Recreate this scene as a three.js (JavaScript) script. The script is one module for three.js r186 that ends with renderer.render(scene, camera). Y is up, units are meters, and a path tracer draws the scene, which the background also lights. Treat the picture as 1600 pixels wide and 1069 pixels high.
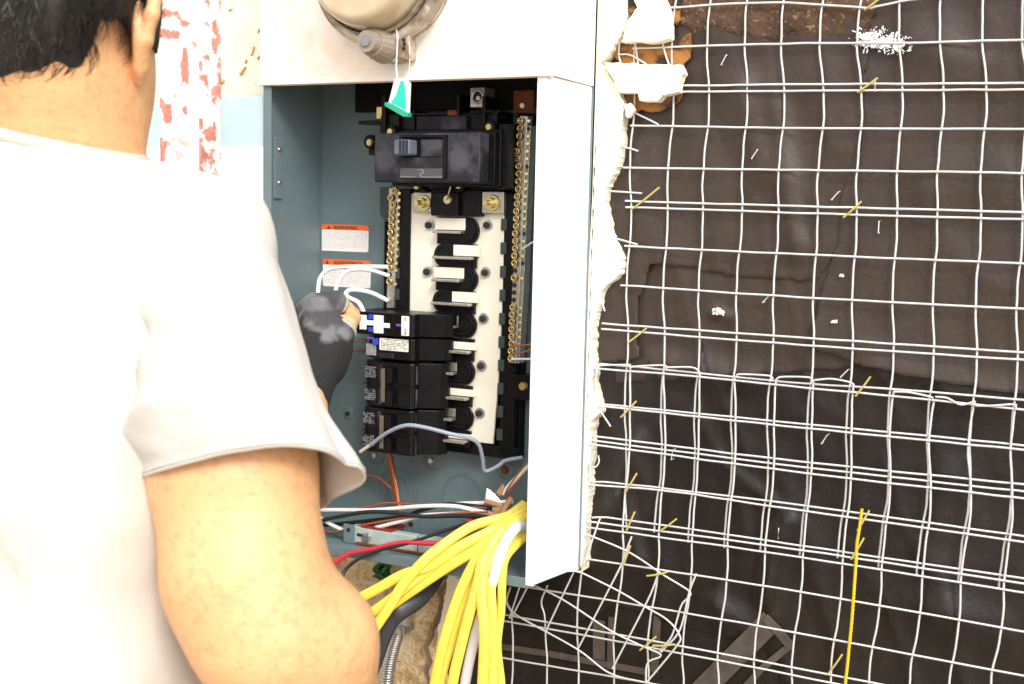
import * as THREE from 'three';
import { RoundedBoxGeometry } from 'three/addons/geometries/RoundedBoxGeometry.js';
import { mergeGeometries, mergeVertices } from 'three/addons/utils/BufferGeometryUtils.js';

// ---------------------------------------------------------------- camera, sky, sun, exposure
const scene = new THREE.Scene();
const camera = new THREE.PerspectiveCamera(31.412, 1024 / 684, 0.02, 300);
camera.position.set(0.5232, -0.0085, 1.3537);
camera.rotation.order = 'YXZ';
camera.rotation.set(-0.10596, 0.46548, 0.02247);
camera.focus = 1.42;
camera.userData.fStop = 7;
const SUN = new THREE.Vector3(0.62, 0.66, 0.72).normalize();
{ // thin overcast sky: a bright veil, brighter round the hidden sun and towards the zenith
  const W = 256, H = 128, d = new Float32Array(W * H * 4);
  for (let j = 0; j < H; j++) for (let i = 0; i < W; i++) {
    const phi = (i + .5) / W * Math.PI * 2 - Math.PI, th = ((j + .5) / H - .5) * Math.PI;
    const v = new THREE.Vector3(Math.cos(th) * Math.cos(phi), Math.sin(th), Math.cos(th) * Math.sin(phi));
    const c = Math.max(0, v.dot(SUN)), up = Math.max(0, v.y);
    const l = .62 + .42 * up + .9 * Math.pow(c, 3) + 1.2 * Math.pow(c, 14);
    const k = (j * W + i) * 4;
    d[k] = l * (.97 + .05 * c); d[k + 1] = l * (.985 + .02 * c); d[k + 2] = l * (1.06 - .05 * c); d[k + 3] = 1;
  }
  const t = new THREE.DataTexture(d, W, H, THREE.RGBAFormat, THREE.FloatType);
  t.mapping = THREE.EquirectangularReflectionMapping; t.magFilter = t.minFilter = THREE.LinearFilter; t.needsUpdate = true;
  scene.background = t; scene.environment = t;
}
const sun = new THREE.DirectionalLight(new THREE.Color().setRGB(1, .95, .87), 1.5);
sun.position.copy(SUN).multiplyScalar(6); sun.target.position.set(-.2, -.2, .2);
sun.castShadow = true; sun.shadow.radius = 30; sun.shadow.mapSize.set(2048, 2048);
Object.assign(sun.shadow.camera, { left: -2, right: 2, top: 2, bottom: -2, near: .1, far: 20 });
scene.add(sun, sun.target);
const renderer = new THREE.WebGLRenderer({ antialias: true });
renderer.toneMapping = THREE.LinearToneMapping;
renderer.toneMappingExposure = 1.62;
renderer.shadowMap.enabled = true;

// ---------------------------------------------------------------- helpers
function rng(seed) { let s = seed >>> 0; return () => { s = (s + 0x6D2B79F5) >>> 0; let t = s; t = Math.imul(t ^ (t >>> 15), t | 1); t ^= t + Math.imul(t ^ (t >>> 7), t | 61); return ((t ^ (t >>> 14)) >>> 0) / 4294967296; }; }
const V = (a) => Array.isArray(a) ? new THREE.Vector3(...a) : a;
const hash = (x, y, z) => { let h = Math.imul(x, 374761393) + Math.imul(y, 668265263) + Math.imul(z, 2147483647 ^ 0x5bd1e995); h = Math.imul(h ^ (h >>> 13), 1274126177); return ((h ^ (h >>> 16)) >>> 0) / 4294967296; };
const sm = (t) => t * t * (3 - 2 * t);
function vnoise(x, y, z, px = 0) { // value noise 0..1, tiling in x and y with period px
  const xi = Math.floor(x), yi = Math.floor(y), zi = Math.floor(z), u = sm(x - xi), v = sm(y - yi), w = sm(z - zi);
  const m = px ? (a) => ((a % px) + px) % px : (a) => a;
  const h = (i, j, k) => hash(m(xi + i), m(yi + j), zi + k);
  const l = (a, b, t) => a + (b - a) * t;
  return l(l(l(h(0, 0, 0), h(1, 0, 0), u), l(h(0, 1, 0), h(1, 1, 0), u), v), l(l(h(0, 0, 1), h(1, 0, 1), u), l(h(0, 1, 1), h(1, 1, 1), u), v), w);
}
const fbm = (x, y, z, o = 4) => { let s = 0, a = .5, n = 0; for (let i = 0; i < o; i++) { s += a * vnoise(x, y, z + i * 7.3); n += a; a *= .5; x *= 2.03; y *= 2.03; z *= 2.03; } return s / n; };
const tfbm = (u, v, f, seed, o = 5) => { let s = 0, a = .5, n = 0; for (let i = 0; i < o; i++) { s += a * vnoise(u * f, v * f, seed + i * 11.5, f); n += a; a *= .55; f *= 2; } return s / n; };
const step = (a, b, x) => sm(Math.min(1, Math.max(0, (x - a) / (b - a))));
function tex(n, fn, srgb = true, m = n) { // fn(u, v) -> [r, g, b] 0..1
  const d = new Uint8Array(n * m * 4);
  for (let j = 0; j < m; j++) for (let i = 0; i < n; i++) { const c = fn(i / n, j / m), k = (j * n + i) * 4; for (let q = 0; q < 3; q++) d[k + q] = Math.max(0, Math.min(255, (Array.isArray(c) ? c[q] : c) * 255)); d[k + 3] = 255; }
  const t = new THREE.DataTexture(d, n, m); t.magFilter = THREE.LinearFilter; t.minFilter = THREE.LinearMipmapLinearFilter; t.generateMipmaps = true; t.wrapS = t.wrapT = THREE.RepeatWrapping;
  if (srgb) t.colorSpace = THREE.SRGBColorSpace; t.needsUpdate = true; return t;
}
const rep = (t, k) => { const c = t.clone(); c.repeat.set(k, k); c.needsUpdate = true; return c; };
const col = (r, g, b) => new THREE.Color().setRGB(r, g, b);
function mat(r, g, b, rough = .6, o = {}) { return new THREE.MeshPhysicalMaterial({ color: col(r, g, b), roughness: rough, ...o }); }
const lerp3 = (a, b, t) => [0, 1, 2].map((i) => a[i] + (b[i] - a[i]) * t);
function boxUV(g, s = 1) { // uv in metres by the main direction of the normal
  const p = g.attributes.position, n = g.attributes.normal, uv = new Float32Array(p.count * 2);
  const flat = !g.index; // loose triangles: one direction for each triangle
  for (let i = 0; i < p.count; i++) {
    const t = flat ? i - i % 3 : i, m = (f) => Math.abs(flat ? n[f](t) + n[f](t + 1) + n[f](t + 2) : n[f](i)), ax = m('getX'), ay = m('getY'), az = m('getZ');
    const [a, b] = az >= ax && az >= ay ? [p.getX(i), p.getY(i)] : ax >= ay ? [p.getZ(i), p.getY(i)] : [p.getX(i), p.getZ(i)];
    uv[i * 2] = a * s; uv[i * 2 + 1] = b * s;
  }
  g.setAttribute('uv', new THREE.BufferAttribute(uv, 2)); return g;
}
const rbox = (x0, y0, x1, y1, z0, z1, r = .001) => { const w = x1 - x0, h = y1 - y0, d = z1 - z0; const g = new RoundedBoxGeometry(w, h, d, 2, Math.min(r, w / 2.1, h / 2.1, d / 2.1)); g.translate((x0 + x1) / 2, (y0 + y1) / 2, (z0 + z1) / 2); return boxUV(g); };
const box4 = (b, z0, z1, r) => rbox(b[0], b[1], b[2], b[3], z0, z1, r);
function cyl(c, dir, r0, r1, h, seg = 16) { const g = new THREE.CylinderGeometry(r1, r0, h, seg); g.translate(0, h / 2, 0); g.applyQuaternion(new THREE.Quaternion().setFromUnitVectors(new THREE.Vector3(0, 1, 0), V(dir).clone().normalize())); g.translate(...(Array.isArray(c) ? c : c.toArray())); return g; }
function tube(pts, r, seg, rad = 8, closed = false, tension = .5) { const c = new THREE.CatmullRomCurve3(pts.map(V), closed, 'catmullrom', tension); return new THREE.TubeGeometry(c, seg || pts.length * 8, r, rad, closed); }
function capped(pts, r, seg, rad = 8) { // tube with flat ends
  const P = pts.map(V), g = tube(P, r, seg, rad), c = new THREE.CatmullRomCurve3(P, false, 'catmullrom', .5);
  const e = [[0, -1], [1, 1]].map(([t, s]) => cyl(c.getPoint(t), c.getTangent(t).multiplyScalar(s), r, r * .86, r * .25, rad));
  return merge([g, ...e]);
}
function flatTube(pts, rx, ry, seg, rad = 10) { // oval cable
  const c = new THREE.CatmullRomCurve3(pts.map(V), false, 'catmullrom', .5), N = seg || pts.length * 8, pos = [], nor = [], uv = [], idx = [];
  const up = new THREE.Vector3(.25, .1, 1).normalize();
  for (let i = 0; i <= N; i++) {
    const p = c.getPoint(i / N), t = c.getTangent(i / N), s = new THREE.Vector3().crossVectors(t, up).normalize(), n = new THREE.Vector3().crossVectors(s, t);
    for (let j = 0; j <= rad; j++) { const a = j / rad * Math.PI * 2, x = Math.cos(a), y = Math.sin(a); pos.push(p.x + s.x * x * rx + n.x * y * ry, p.y + s.y * x * rx + n.y * y * ry, p.z + s.z * x * rx + n.z * y * ry); const q = new THREE.Vector3().addScaledVector(s, x / rx).addScaledVector(n, y / ry).normalize(); nor.push(q.x, q.y, q.z); uv.push(i / N * c.getLength(), j / rad * .03); }
  }
  for (let i = 0; i < N; i++) for (let j = 0; j < rad; j++) { const a = i * (rad + 1) + j, b = a + rad + 1; idx.push(a, b, a + 1, b, b + 1, a + 1); }
  const g = new THREE.BufferGeometry(); g.setAttribute('position', new THREE.Float32BufferAttribute(pos, 3)); g.setAttribute('normal', new THREE.Float32BufferAttribute(nor, 3)); g.setAttribute('uv', new THREE.Float32BufferAttribute(uv, 2)); g.setIndex(idx); return g;
}
function merge(gs) { const l = gs.map((g) => { const h = g.index ? g.toNonIndexed() : g; for (const k of Object.keys(h.attributes)) if (!['position', 'normal', 'uv'].includes(k)) h.deleteAttribute(k); if (!h.attributes.uv) boxUV(h); return h; }); return mergeGeometries(l, false); }
function extr(pts, z0, z1, bevel = .0006, holes = []) { // polygon in x, y raised from z0 to z1
  const s = new THREE.Shape(pts.map((p) => new THREE.Vector2(p[0], p[1])));
  for (const h of holes) s.holes.push(new THREE.Path(h.map((p) => new THREE.Vector2(p[0], p[1]))));
  const g = new THREE.ExtrudeGeometry(s, { depth: z1 - z0 - 2 * bevel, bevelEnabled: bevel > 0, bevelSize: bevel, bevelThickness: bevel, bevelOffset: -bevel, bevelSegments: 2, steps: 1, curveSegments: 8 });
  g.translate(0, 0, z0 + bevel); return boxUV(g);
}
function ragged(pts, rand, amp, stepLen = .004, closed = true) { // rough up an outline
  const out = [], s0 = rand() * 50; let len = 0;
  const off = (s, k) => (vnoise(s * 95, s0, k) - .5) * 1.5 + (vnoise(s * 320, s0, k + 5) - .5) * 1.0 + (rand() - .5) * .5;
  const n = closed ? pts.length : pts.length - 1;
  for (let i = 0; i < n; i++) {
    const a = pts[i], b = pts[(i + 1) % pts.length], L = Math.hypot(b[0] - a[0], b[1] - a[1]), k = Math.max(1, Math.round(L / stepLen));
    for (let j = 0; j < k; j++) { const t = j / k, q = amp; const l = len + L * t; out.push([a[0] + (b[0] - a[0]) * t + off(l, 1) * 2 * q, a[1] + (b[1] - a[1]) * t + off(l, 30) * 2 * q]); }
    len += L;
  }
  if (!closed) out.push(pts[pts.length - 1]);
  return out;
}
const taken = {};
function numbered(n) { taken[n] = (taken[n] ?? -1) + 1; return taken[n] ? n + '_' + String(taken[n]).padStart(3, '0') : n; }
function shade(o) { o.castShadow = o.receiveShadow = true; return o; }
function tag(o, label, category, group, kind) { o.userData.label = label; if (category) o.userData.category = category; if (group) o.userData.group = group; if (kind) o.userData.kind = kind; return o; }
function solo(name, geo, m, label, category, group, kind) { // a thing of one mesh, its origin at its base
  geo.computeBoundingBox(); const b = geo.boundingBox, c = [(b.min.x + b.max.x) / 2, b.min.y, (b.min.z + b.max.z) / 2];
  geo.translate(-c[0], -c[1], -c[2]);
  const o = shade(new THREE.Mesh(geo, m)); o.position.set(...c); o.name = numbered(name); scene.add(o); return tag(o, label, category, group, kind);
}
function thing(name, label, category, group, kind) { const o = new THREE.Group(); o.name = numbered(name); scene.add(o); return tag(o, label, category, group, kind); }
function part(parent, name, geo, m, label) { const o = shade(new THREE.Mesh(geo, m)); o.name = name; if (label) o.userData.label = label; parent.add(o); return o; }
function settle(o) { // move the group's origin to the thing's base
  const b = new THREE.Box3().setFromObject(o), c = new THREE.Vector3((b.min.x + b.max.x) / 2, b.min.y, (b.min.z + b.max.z) / 2);
  for (const k of o.children) k.position.sub(c); o.position.copy(c); return o;
}
function nets(lo, hi, cell, f) { // smooth surface of f = 0 (inside negative) by surface nets
  const n = [0, 1, 2].map((i) => Math.ceil((hi[i] - lo[i]) / cell) + 1), [nx, ny, nz] = n, F = new Float32Array(nx * ny * nz);
  for (let k = 0, q = 0; k < nz; k++) for (let j = 0; j < ny; j++) for (let i = 0; i < nx; i++, q++) F[q] = f(lo[0] + i * cell, lo[1] + j * cell, lo[2] + k * cell);
  const id = new Int32Array(nx * ny * nz).fill(-1), pos = [], idx = [], at = (i, j, k) => i + nx * (j + ny * k);
  const E = [[0, 1], [2, 3], [4, 5], [6, 7], [0, 2], [1, 3], [4, 6], [5, 7], [0, 4], [1, 5], [2, 6], [3, 7]];
  for (let k = 0; k < nz - 1; k++) for (let j = 0; j < ny - 1; j++) for (let i = 0; i < nx - 1; i++) {
    const v = []; let m = 0; for (let c = 0; c < 8; c++) { const w = F[at(i + (c & 1), j + (c >> 1 & 1), k + (c >> 2))]; v.push(w); if (w < 0) m++; }
    if (!m || m === 8) continue;
    let x = 0, y = 0, z = 0, e = 0;
    for (const [a, b] of E) if ((v[a] < 0) !== (v[b] < 0)) { const t = v[a] / (v[a] - v[b]); x += (a & 1) + ((b & 1) - (a & 1)) * t; y += (a >> 1 & 1) + ((b >> 1 & 1) - (a >> 1 & 1)) * t; z += (a >> 2) + ((b >> 2) - (a >> 2)) * t; e++; }
    id[at(i, j, k)] = pos.length / 3; pos.push(lo[0] + (i + x / e) * cell, lo[1] + (j + y / e) * cell, lo[2] + (k + z / e) * cell);
  }
  const quad = (a, b, c, d, flip) => { if (a < 0 || b < 0 || c < 0 || d < 0) return; if (flip) idx.push(a, c, b, a, d, c); else idx.push(a, b, c, a, c, d); };
  for (let k = 1; k < nz - 1; k++) for (let j = 1; j < ny - 1; j++) for (let i = 1; i < nx - 1; i++) {
    const a = F[at(i, j, k)] < 0;
    if (a !== F[at(i + 1, j, k)] < 0) quad(id[at(i, j - 1, k - 1)], id[at(i, j, k - 1)], id[at(i, j, k)], id[at(i, j - 1, k)], !a);
    if (a !== F[at(i, j + 1, k)] < 0) quad(id[at(i - 1, j, k - 1)], id[at(i - 1, j, k)], id[at(i, j, k)], id[at(i, j, k - 1)], !a);
    if (a !== F[at(i, j, k + 1)] < 0) quad(id[at(i - 1, j - 1, k)], id[at(i, j - 1, k)], id[at(i, j, k)], id[at(i - 1, j, k)], !a);
  }
  const nor = new Float32Array(pos.length), h = cell * .6;
  for (let q = 0; q < pos.length; q += 3) {
    const x = pos[q], y = pos[q + 1], z = pos[q + 2], a = f(x + h, y, z) - f(x - h, y, z), b = f(x, y + h, z) - f(x, y - h, z), c = f(x, y, z + h) - f(x, y, z - h), l = Math.hypot(a, b, c) || 1;
    nor[q] = a / l; nor[q + 1] = b / l; nor[q + 2] = c / l;
  }
  const g = new THREE.BufferGeometry(); g.setAttribute('position', new THREE.Float32BufferAttribute(pos, 3)); g.setAttribute('normal', new THREE.BufferAttribute(nor, 3)); g.setIndex(idx); return boxUV(g.toNonIndexed());
}
function cone(a, b, ra, rb) { // distance to a tapered capsule
  const [ax, ay, az] = a, dx = b[0] - ax, dy = b[1] - ay, dz = b[2] - az, L = dx * dx + dy * dy + dz * dz || 1e-9;
  return (x, y, z) => { let t = ((x - ax) * dx + (y - ay) * dy + (z - az) * dz) / L; t = t < 0 ? 0 : t > 1 ? 1 : t; return Math.hypot(x - ax - dx * t, y - ay - dy * t, z - az - dz * t) - ra - (rb - ra) * t; };
}
const smin = (a, b, k) => { const h = Math.max(0, k - Math.abs(a - b)) / k; return Math.min(a, b) - h * h * k * .25; };
const mix = (a, b, t) => a.map((v, i) => v + (b[i] - v) * t);

// ---------------------------------------------------------------- materials
const grain = tex(256, (u, v) => .5 + .5 * (tfbm(u, v, 16, 3) - .5) * 2, false);
const coarse = tex(512, (u, v) => { const a = tfbm(u, v, 6, 9, 6), b = tfbm(u, v, 24, 21, 4); return .6 * a + .4 * Math.pow(b, 1.6); }, false);
const tint = (c0, c1, seed, f = 8, pw = 1) => tex(256, (u, v) => lerp3(c0, c1, Math.pow(tfbm(u, v, f, seed), pw)));
const M = {
  stucco: new THREE.MeshStandardMaterial({ map: rep(tint([.94, .90, .80], [.97, .95, .89], 5), 4), roughness: .95, bumpMap: rep(coarse, 6), bumpScale: .003 }),
  brownCoat: new THREE.MeshStandardMaterial({ map: rep(tex(512, (u, v) => { const a = tfbm(u, v, 9, 31, 5), b = tfbm(u, v, 40, 12, 3); return lerp3([.80, .65, .46], [.98, .89, .73], step(.25, .65, a * .6 + b * .4)); }), 5), roughness: .95, bumpMap: rep(coarse, 16), bumpScale: .010 }),
  paper: new THREE.MeshPhysicalMaterial({ specularIntensity: .7,  map: rep(tex(512, (u, v) => { const a = tfbm(u, v, 5, 41, 6), s = tfbm(u, v, 64, 8, 2); return lerp3(lerp3([.105, .084, .072], [.16, .128, .107], a), [.215, .177, .148], step(.68, .84, s) * .3); }), 2.2), roughness: .40, bumpMap: rep(grain, 14), bumpScale: .0004 }),
  paperPale: new THREE.MeshPhysicalMaterial({ specularIntensity: .7,  map: rep(tex(512, (u, v) => { const a = tfbm(u, v, 5, 43, 6), s = tfbm(u, v, 64, 18, 2); return lerp3(lerp3([.20, .165, .144], [.27, .225, .194], a), [.33, .28, .24], step(.68, .84, s) * .3); }), 2.2), roughness: .40, bumpMap: rep(grain, 14), bumpScale: .0004 }),  // paler brown tone than paper, for the upper sheets and the patch
  sheath: new THREE.MeshStandardMaterial({ map: rep(tint([.06, .05, .045], [.13, .1, .08], 51), 3), roughness: .9 }),
  bark: new THREE.MeshStandardMaterial({ map: rep(tex(512, (u, v) => { const a = tfbm(u, v, 7, 61, 6), b = tfbm(u, v, 48, 62, 3); return lerp3(lerp3([.19, .13, .09], [.42, .32, .24], a), [.72, .6, .44], step(.66, .8, b) * .6); }), 7), roughness: .9, bumpMap: rep(coarse, 12), bumpScale: .004 }),
  rustPaper: new THREE.MeshStandardMaterial({ map: rep(tex(256, (u, v) => lerp3([.17, .11, .07], [.62, .42, .20], step(.3, .65, tfbm(u, v, 5, 71, 5)))), 12), roughness: .8, bumpMap: rep(grain, 20), bumpScale: .001 }),
  wire: new THREE.MeshStandardMaterial({ color: col(.66, .66, .64), roughness: .42, metalness: .25 }),
  yellowWire: new THREE.MeshStandardMaterial({ color: col(.52, .42, .12), roughness: .5 }),
  twine: new THREE.MeshStandardMaterial({ map: rep(tint([.72, .58, .1], [.95, .85, .2], 81, 32), 30), roughness: .9 }),
};

// ---------------------------------------------------------------- the setting
{
  const g = new THREE.PlaneGeometry(80, 80, 40, 40); g.rotateX(-Math.PI / 2); boxUV(g); g.translate(0, -1.45, 20);
  const o = solo('ground', g, new THREE.MeshStandardMaterial({ map: rep(tint([.55, .5, .42], [.72, .67, .58], 91), .7), roughness: 1, bumpMap: rep(coarse, 1), bumpScale: .01 }), 'dusty pale ground in front of the house wall', 'ground', null, 'structure');
  const w = rbox(-3, -1.449, 2.5, 1.5, -.16, -.012, .002);
  solo('wall', w, M.sheath, 'dark wall boards behind the building paper', 'wall', null, 'structure');
}
function roughSlab(x0, y0, x1, y1, z0, z1, nx, ny, amp, seed, f = 30) { // plaster slab with an uneven face
  const g = new THREE.BoxGeometry(x1 - x0, y1 - y0, z1 - z0, nx, ny, 1); g.translate((x0 + x1) / 2, (y0 + y1) / 2, (z0 + z1) / 2);
  const p = g.attributes.position;
  for (let i = 0; i < p.count; i++) if (p.getZ(i) > (z0 + z1) / 2) p.setZ(i, p.getZ(i) + (fbm(p.getX(i) * f, p.getY(i) * f, seed, 4) - .5) * 2 * amp);
  g.computeVertexNormals(); return boxUV(g);
}
{ // old stucco left of the panel
  const t = thing('stucco_wall', 'cream stucco wall with pits and cracks left of the electrical panel', 'stucco wall');
  part(t, 'stucco_coat', roughSlab(-2.6, -.30, -.4290, 1.4, -.012, .02, 130, 110, .004, 2, 26), M.stucco);
  // pits where the finish coat has flaked
  const r = rng(5), pit = new THREE.MeshStandardMaterial({ color: col(.62, .46, .22), roughness: 1 });
  for (const [u, l, a] of [[[-.5354,.2272,.022], .007, .9], [[-.5581,.1868,.022], .006, 1.1], [[-.5462,.1999,.022], .010, 1.2], [[-.5647,.1734,.022], .011, .8], [[-.6012,.159,.022], .012, .5], [[-.6181,.1464,.022], .012, .6], [[-.5843,.2567,.022], .006, .4], [[-.5365,.1911,.022], .005, 1], [[-.6001,.1607,.022], .006, 1.2], [[-.6272,.1379,.022], .007, .3]]) {
    const pts = []; for (let k = 0; k < 9; k++) { const q = k / 9 * 6.283, rr = .55 + r() * .6; const x = Math.cos(q) * l * .7 * rr, y = Math.sin(q) * l * .16 * rr; pts.push([u[0] + x * Math.cos(a) - y * Math.sin(a), u[1] + x * Math.sin(a) + y * Math.cos(a)]); }
    part(t, 'flaked_pit', extr(pts, .019, .0236, .0003), pit);
  }
  settle(t);
}
{ // brown coat exposed below the panel
  const r = rng(8);
  const t = thing('brown_coat_wall', 'rough tan base plaster exposed beneath the electrical panel', 'plaster');
  const right = [[-.2205,-.4651,.02],[-.2164,-.4788,.02],[-.2254,-.5015,.02],[-.2317,-.5239,.02],[-.2361,-.5418,.02],[-.2415,-.5642,.02],[-.2448,-.5907,.02],[-.2481,-.6252,.02],[-.2512,-.6703,.02],[-.2558,-.7418,.02]];
  const x0 = -2.6, ny = 90, nx = 120, pos = [], idx = [];
  const yTop = -.428, yBot = -1.44;
  const edge = (y) => { for (let i = 0; i < right.length - 1; i++) if (y <= right[i][1] && y >= right[i + 1][1]) { const k = (right[i][1] - y) / (right[i][1] - right[i + 1][1]); return right[i][0] + (right[i + 1][0] - right[i][0]) * k; } return y > right[0][1] ? right[0][0] : right[right.length - 1][0]; };
  for (let j = 0; j <= ny; j++) for (let i = 0; i <= nx; i++) {
    const y = yTop + (yBot - yTop) * Math.pow(j / ny, 1.7), xr = edge(y) + (fbm(3, y * 120, 4) - .5) * .02, s = Math.pow(i / nx, .45), x = x0 + (xr - x0) * s;
    const e = Math.min(1, (xr - x) / .012);
    pos.push(x, y, .012 + .016 * fbm(x * 34, y * 34, 7, 5) + .012 * Math.pow(fbm(x * 9, y * 9, 17, 3), 2) - (i === nx ? .03 : 0) + (e < 1 ? .003 * (fbm(x * 90, y * 90, 3) - .2) : 0));
  }
  for (let j = 0; j < ny; j++) for (let i = 0; i < nx; i++) { const a = j * (nx + 1) + i, b = a + nx + 1; idx.push(a, b, a + 1, b, b + 1, a + 1); }
  const g = new THREE.BufferGeometry(); g.setAttribute('position', new THREE.Float32BufferAttribute(pos, 3)); g.setIndex(idx); g.computeVertexNormals();
  part(t, 'plaster_face', boxUV(g), M.brownCoat);
  // the broken finish coat that still clings along the right edge
  const rim = [...[[-.2225,-.4595,.03],[-.2084,-.4615,.03],[-.2099,-.4794,.03],[-.2225,-.5067,.03],[-.2194,-.5189,.03],[-.2303,-.5462,.03],[-.2337,-.5639,.03]], ...[[-.2403,-.5694,.03],[-.2369,-.5474,.03],[-.2326,-.5254,.03],[-.2282,-.5034,.03],[-.2259,-.4777,.03]]];
  part(t, 'finish_coat_edge', extr(ragged(rim, r, .0012, .004), .018, .036, .001), M.stucco, 'broken white rim of the finish coat');
  settle(t);
}
{ // broken stucco edge right of the panel
  const r = rng(11);
  const t = thing('broken_stucco_edge', 'ragged white strip of broken stucco between panel and black paper', 'stucco');
  const edge = [[-.0054,.2794,.022],[-.0031,.2365,.022],[-.0051,.2259,.022],[-.0115,.2046,.022],[-.0204,.1884,.022],[-.0335,.1729,.022],[-.0397,.1665,.022],[-.0221,.1448,.022],[-.0121,.1314,.022],[-.009,.1102,.022],[-.01,.0919,.022],[-.0107,.0662,.022],[-.0133,.0478,.022],[-.0208,.0329,.022],[-.0268,.0202,.022],[-.0287,.0031,.022],[-.0232,-.0155,.022],[-.0187,-.0304,.022],[-.0083,-.0502,.022],[-.0047,-.0636,.022],[-.0066,-.0787,.022],[-.0207,-.0906,.022],[-.031,-.1024,.022],[-.0322,-.1139,.022],[-.036,-.1255,.022],[-.0387,-.1448,.022],[-.0397,-.1641,.022],[-.0373,-.187,.022],[-.0382,-.2102,.022],[-.0328,-.2252,.022],[-.0308,-.2343,.022],[-.0288,-.2465,.022],[-.0385,-.2544,.022],[-.0394,-.2802,.022],[-.0411,-.3039,.022],[-.041,-.3353,.022],[-.0417,-.367,.022],[-.0413,-.4066,.022],[-.043,-.4332,.022],[-.0529,-.4427,.022]];
  const rough = ragged(edge, r, .0011, .0028, false), yb = rough[rough.length - 1][1];
  part(t, 'stucco_strip', extr([[-.0448, edge[0][1]], ...rough, [-.0448, yb]], -.010, .022, .0012), M.stucco);
  const up = [[-.0039,.2573,.026],[.0347,.2548,.026],[.0402,.2299,.026],[.0462,.2119,.026],[.0479,.1893,.026],[.0373,.1862,.026],[.0134,.1879,.026],[-.0109,.1889,.026],[-.0052,.2059,.026],[-.0038,.2094,.026],[.0073,.2267,.026]];
  part(t, 'plaster_chip', extr(ragged(up, r, .0010, .004), .012, .030, .0012), M.stucco);
  const lo = [[-.0307,.1655,.028],[-.0117,.1656,.028],[.0166,.1632,.028],[.0602,.161,.028],[.0659,.1509,.028],[.0611,.1391,.028],[.0614,.1305,.028],[.0425,.1267,.028],[.0351,.1197,.028],[.0142,.1216,.028],[.0123,.1295,.028],[-.0097,.1315,.028]];
  part(t, 'plaster_chip', extr(ragged(lo, r, .0009, .004), .014, .031, .0012), M.stucco);
  const crumb = [[-.0077,.118,.024],[.0001,.1208,.024],[.0067,.1119,.024],[0,.1026,.024],[-.0048,.1034,.024]];
  part(t, 'plaster_chip', extr(ragged(crumb, r, .0008, .003), .016, .024, .0008), M.stucco);
  settle(t);
  const tp = thing('torn_brown_paper', 'torn rust brown paper layers showing between the white plaster chips', 'paper');
  const sheets = [[[[-.0289,.1783,.012],[-.0165,.191,.012],[.0345,.1889,.012],[.0481,.194,.012],[.0639,.1976,.012],[.0667,.1847,.012],[.0666,.1691,.012],[.0547,.1602,.012],[.0066,.1625,.012],[-.0213,.1678,.012]], .006, .0105], [[[-.0179,.1369,.012],[.0076,.1363,.012],[.0557,.1365,.012],[.0568,.1265,.012],[.0472,.1166,.012],[.0319,.1132,.012],[.0084,.1136,.012],[-.0033,.1087,.012],[-.0137,.1089,.012]], .005, .0095], [[[.0273,.2574,.014],[.054,.2557,.014],[.0534,.2134,.014],[.046,.2066,.014],[.0363,.2213,.014],[.0268,.229,.014]], .004, .010], [[[-.0089,.2456,.012],[.0021,.245,.012],[.0036,.2248,.012],[-.0017,.2207,.012],[-.0074,.2254,.012]], .013, .024]];
  for (const [s, a, b] of sheets) part(tp, 'paper_layer', extr(ragged(s, r, .0014, .004), a, b, .0005), M.rustPaper);
  settle(tp);
}
{ // old roofing felt left on the wall at the top
  const r = rng(17);
  const bottom = ragged([[.0368,.2071,.014],[.0522,.2049,.014],[.0676,.1985,.014],[.0827,.1964,.014],[.0914,.2003,.014],[.1011,.1991,.014],[.1199,.1878,.014],[.1307,.1887,.014],[.1417,.1855,.014],[.1596,.1834,.014],[.1735,.1883,.014],[.1841,.1865,.014],[.1994,.1858,.014],[.2119,.1839,.014],[.2322,.1857,.014],[.249,.1863,.014],[.2601,.1898,.014],[.265,.1975,.014],[.2698,.2065,.014],[.2679,.2172,.014],[.2719,.2419,.014]], r, .0012, .004, false);
  const x1 = bottom[bottom.length - 1][0], n = bottom.length, pos = [], idx = [], ny = 26;
  for (let j = 0; j <= ny; j++) for (let i = 0; i < n; i++) { const t = j / ny, x = bottom[i][0], y = bottom[i][1] + (.34 - bottom[i][1]) * t; pos.push(x, y, j === 0 ? .001 : .0035 + .0075 * fbm(x * 40, y * 60, 5, 4) * Math.min(1, .4 + t * 4)); }
  for (let j = 0; j < ny; j++) for (let i = 0; i < n - 1; i++) { const a = j * n + i, b = a + n; idx.push(a, a + 1, b, a + 1, b + 1, b); }
  const g = new THREE.BufferGeometry(); g.setAttribute('position', new THREE.Float32BufferAttribute(pos, 3)); g.setIndex(idx); g.computeVertexNormals();
  solo('old_felt_layer', boxUV(g), M.bark, 'crumbling brown felt layer with a ragged lower edge above the paper', 'felt');
}
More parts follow.
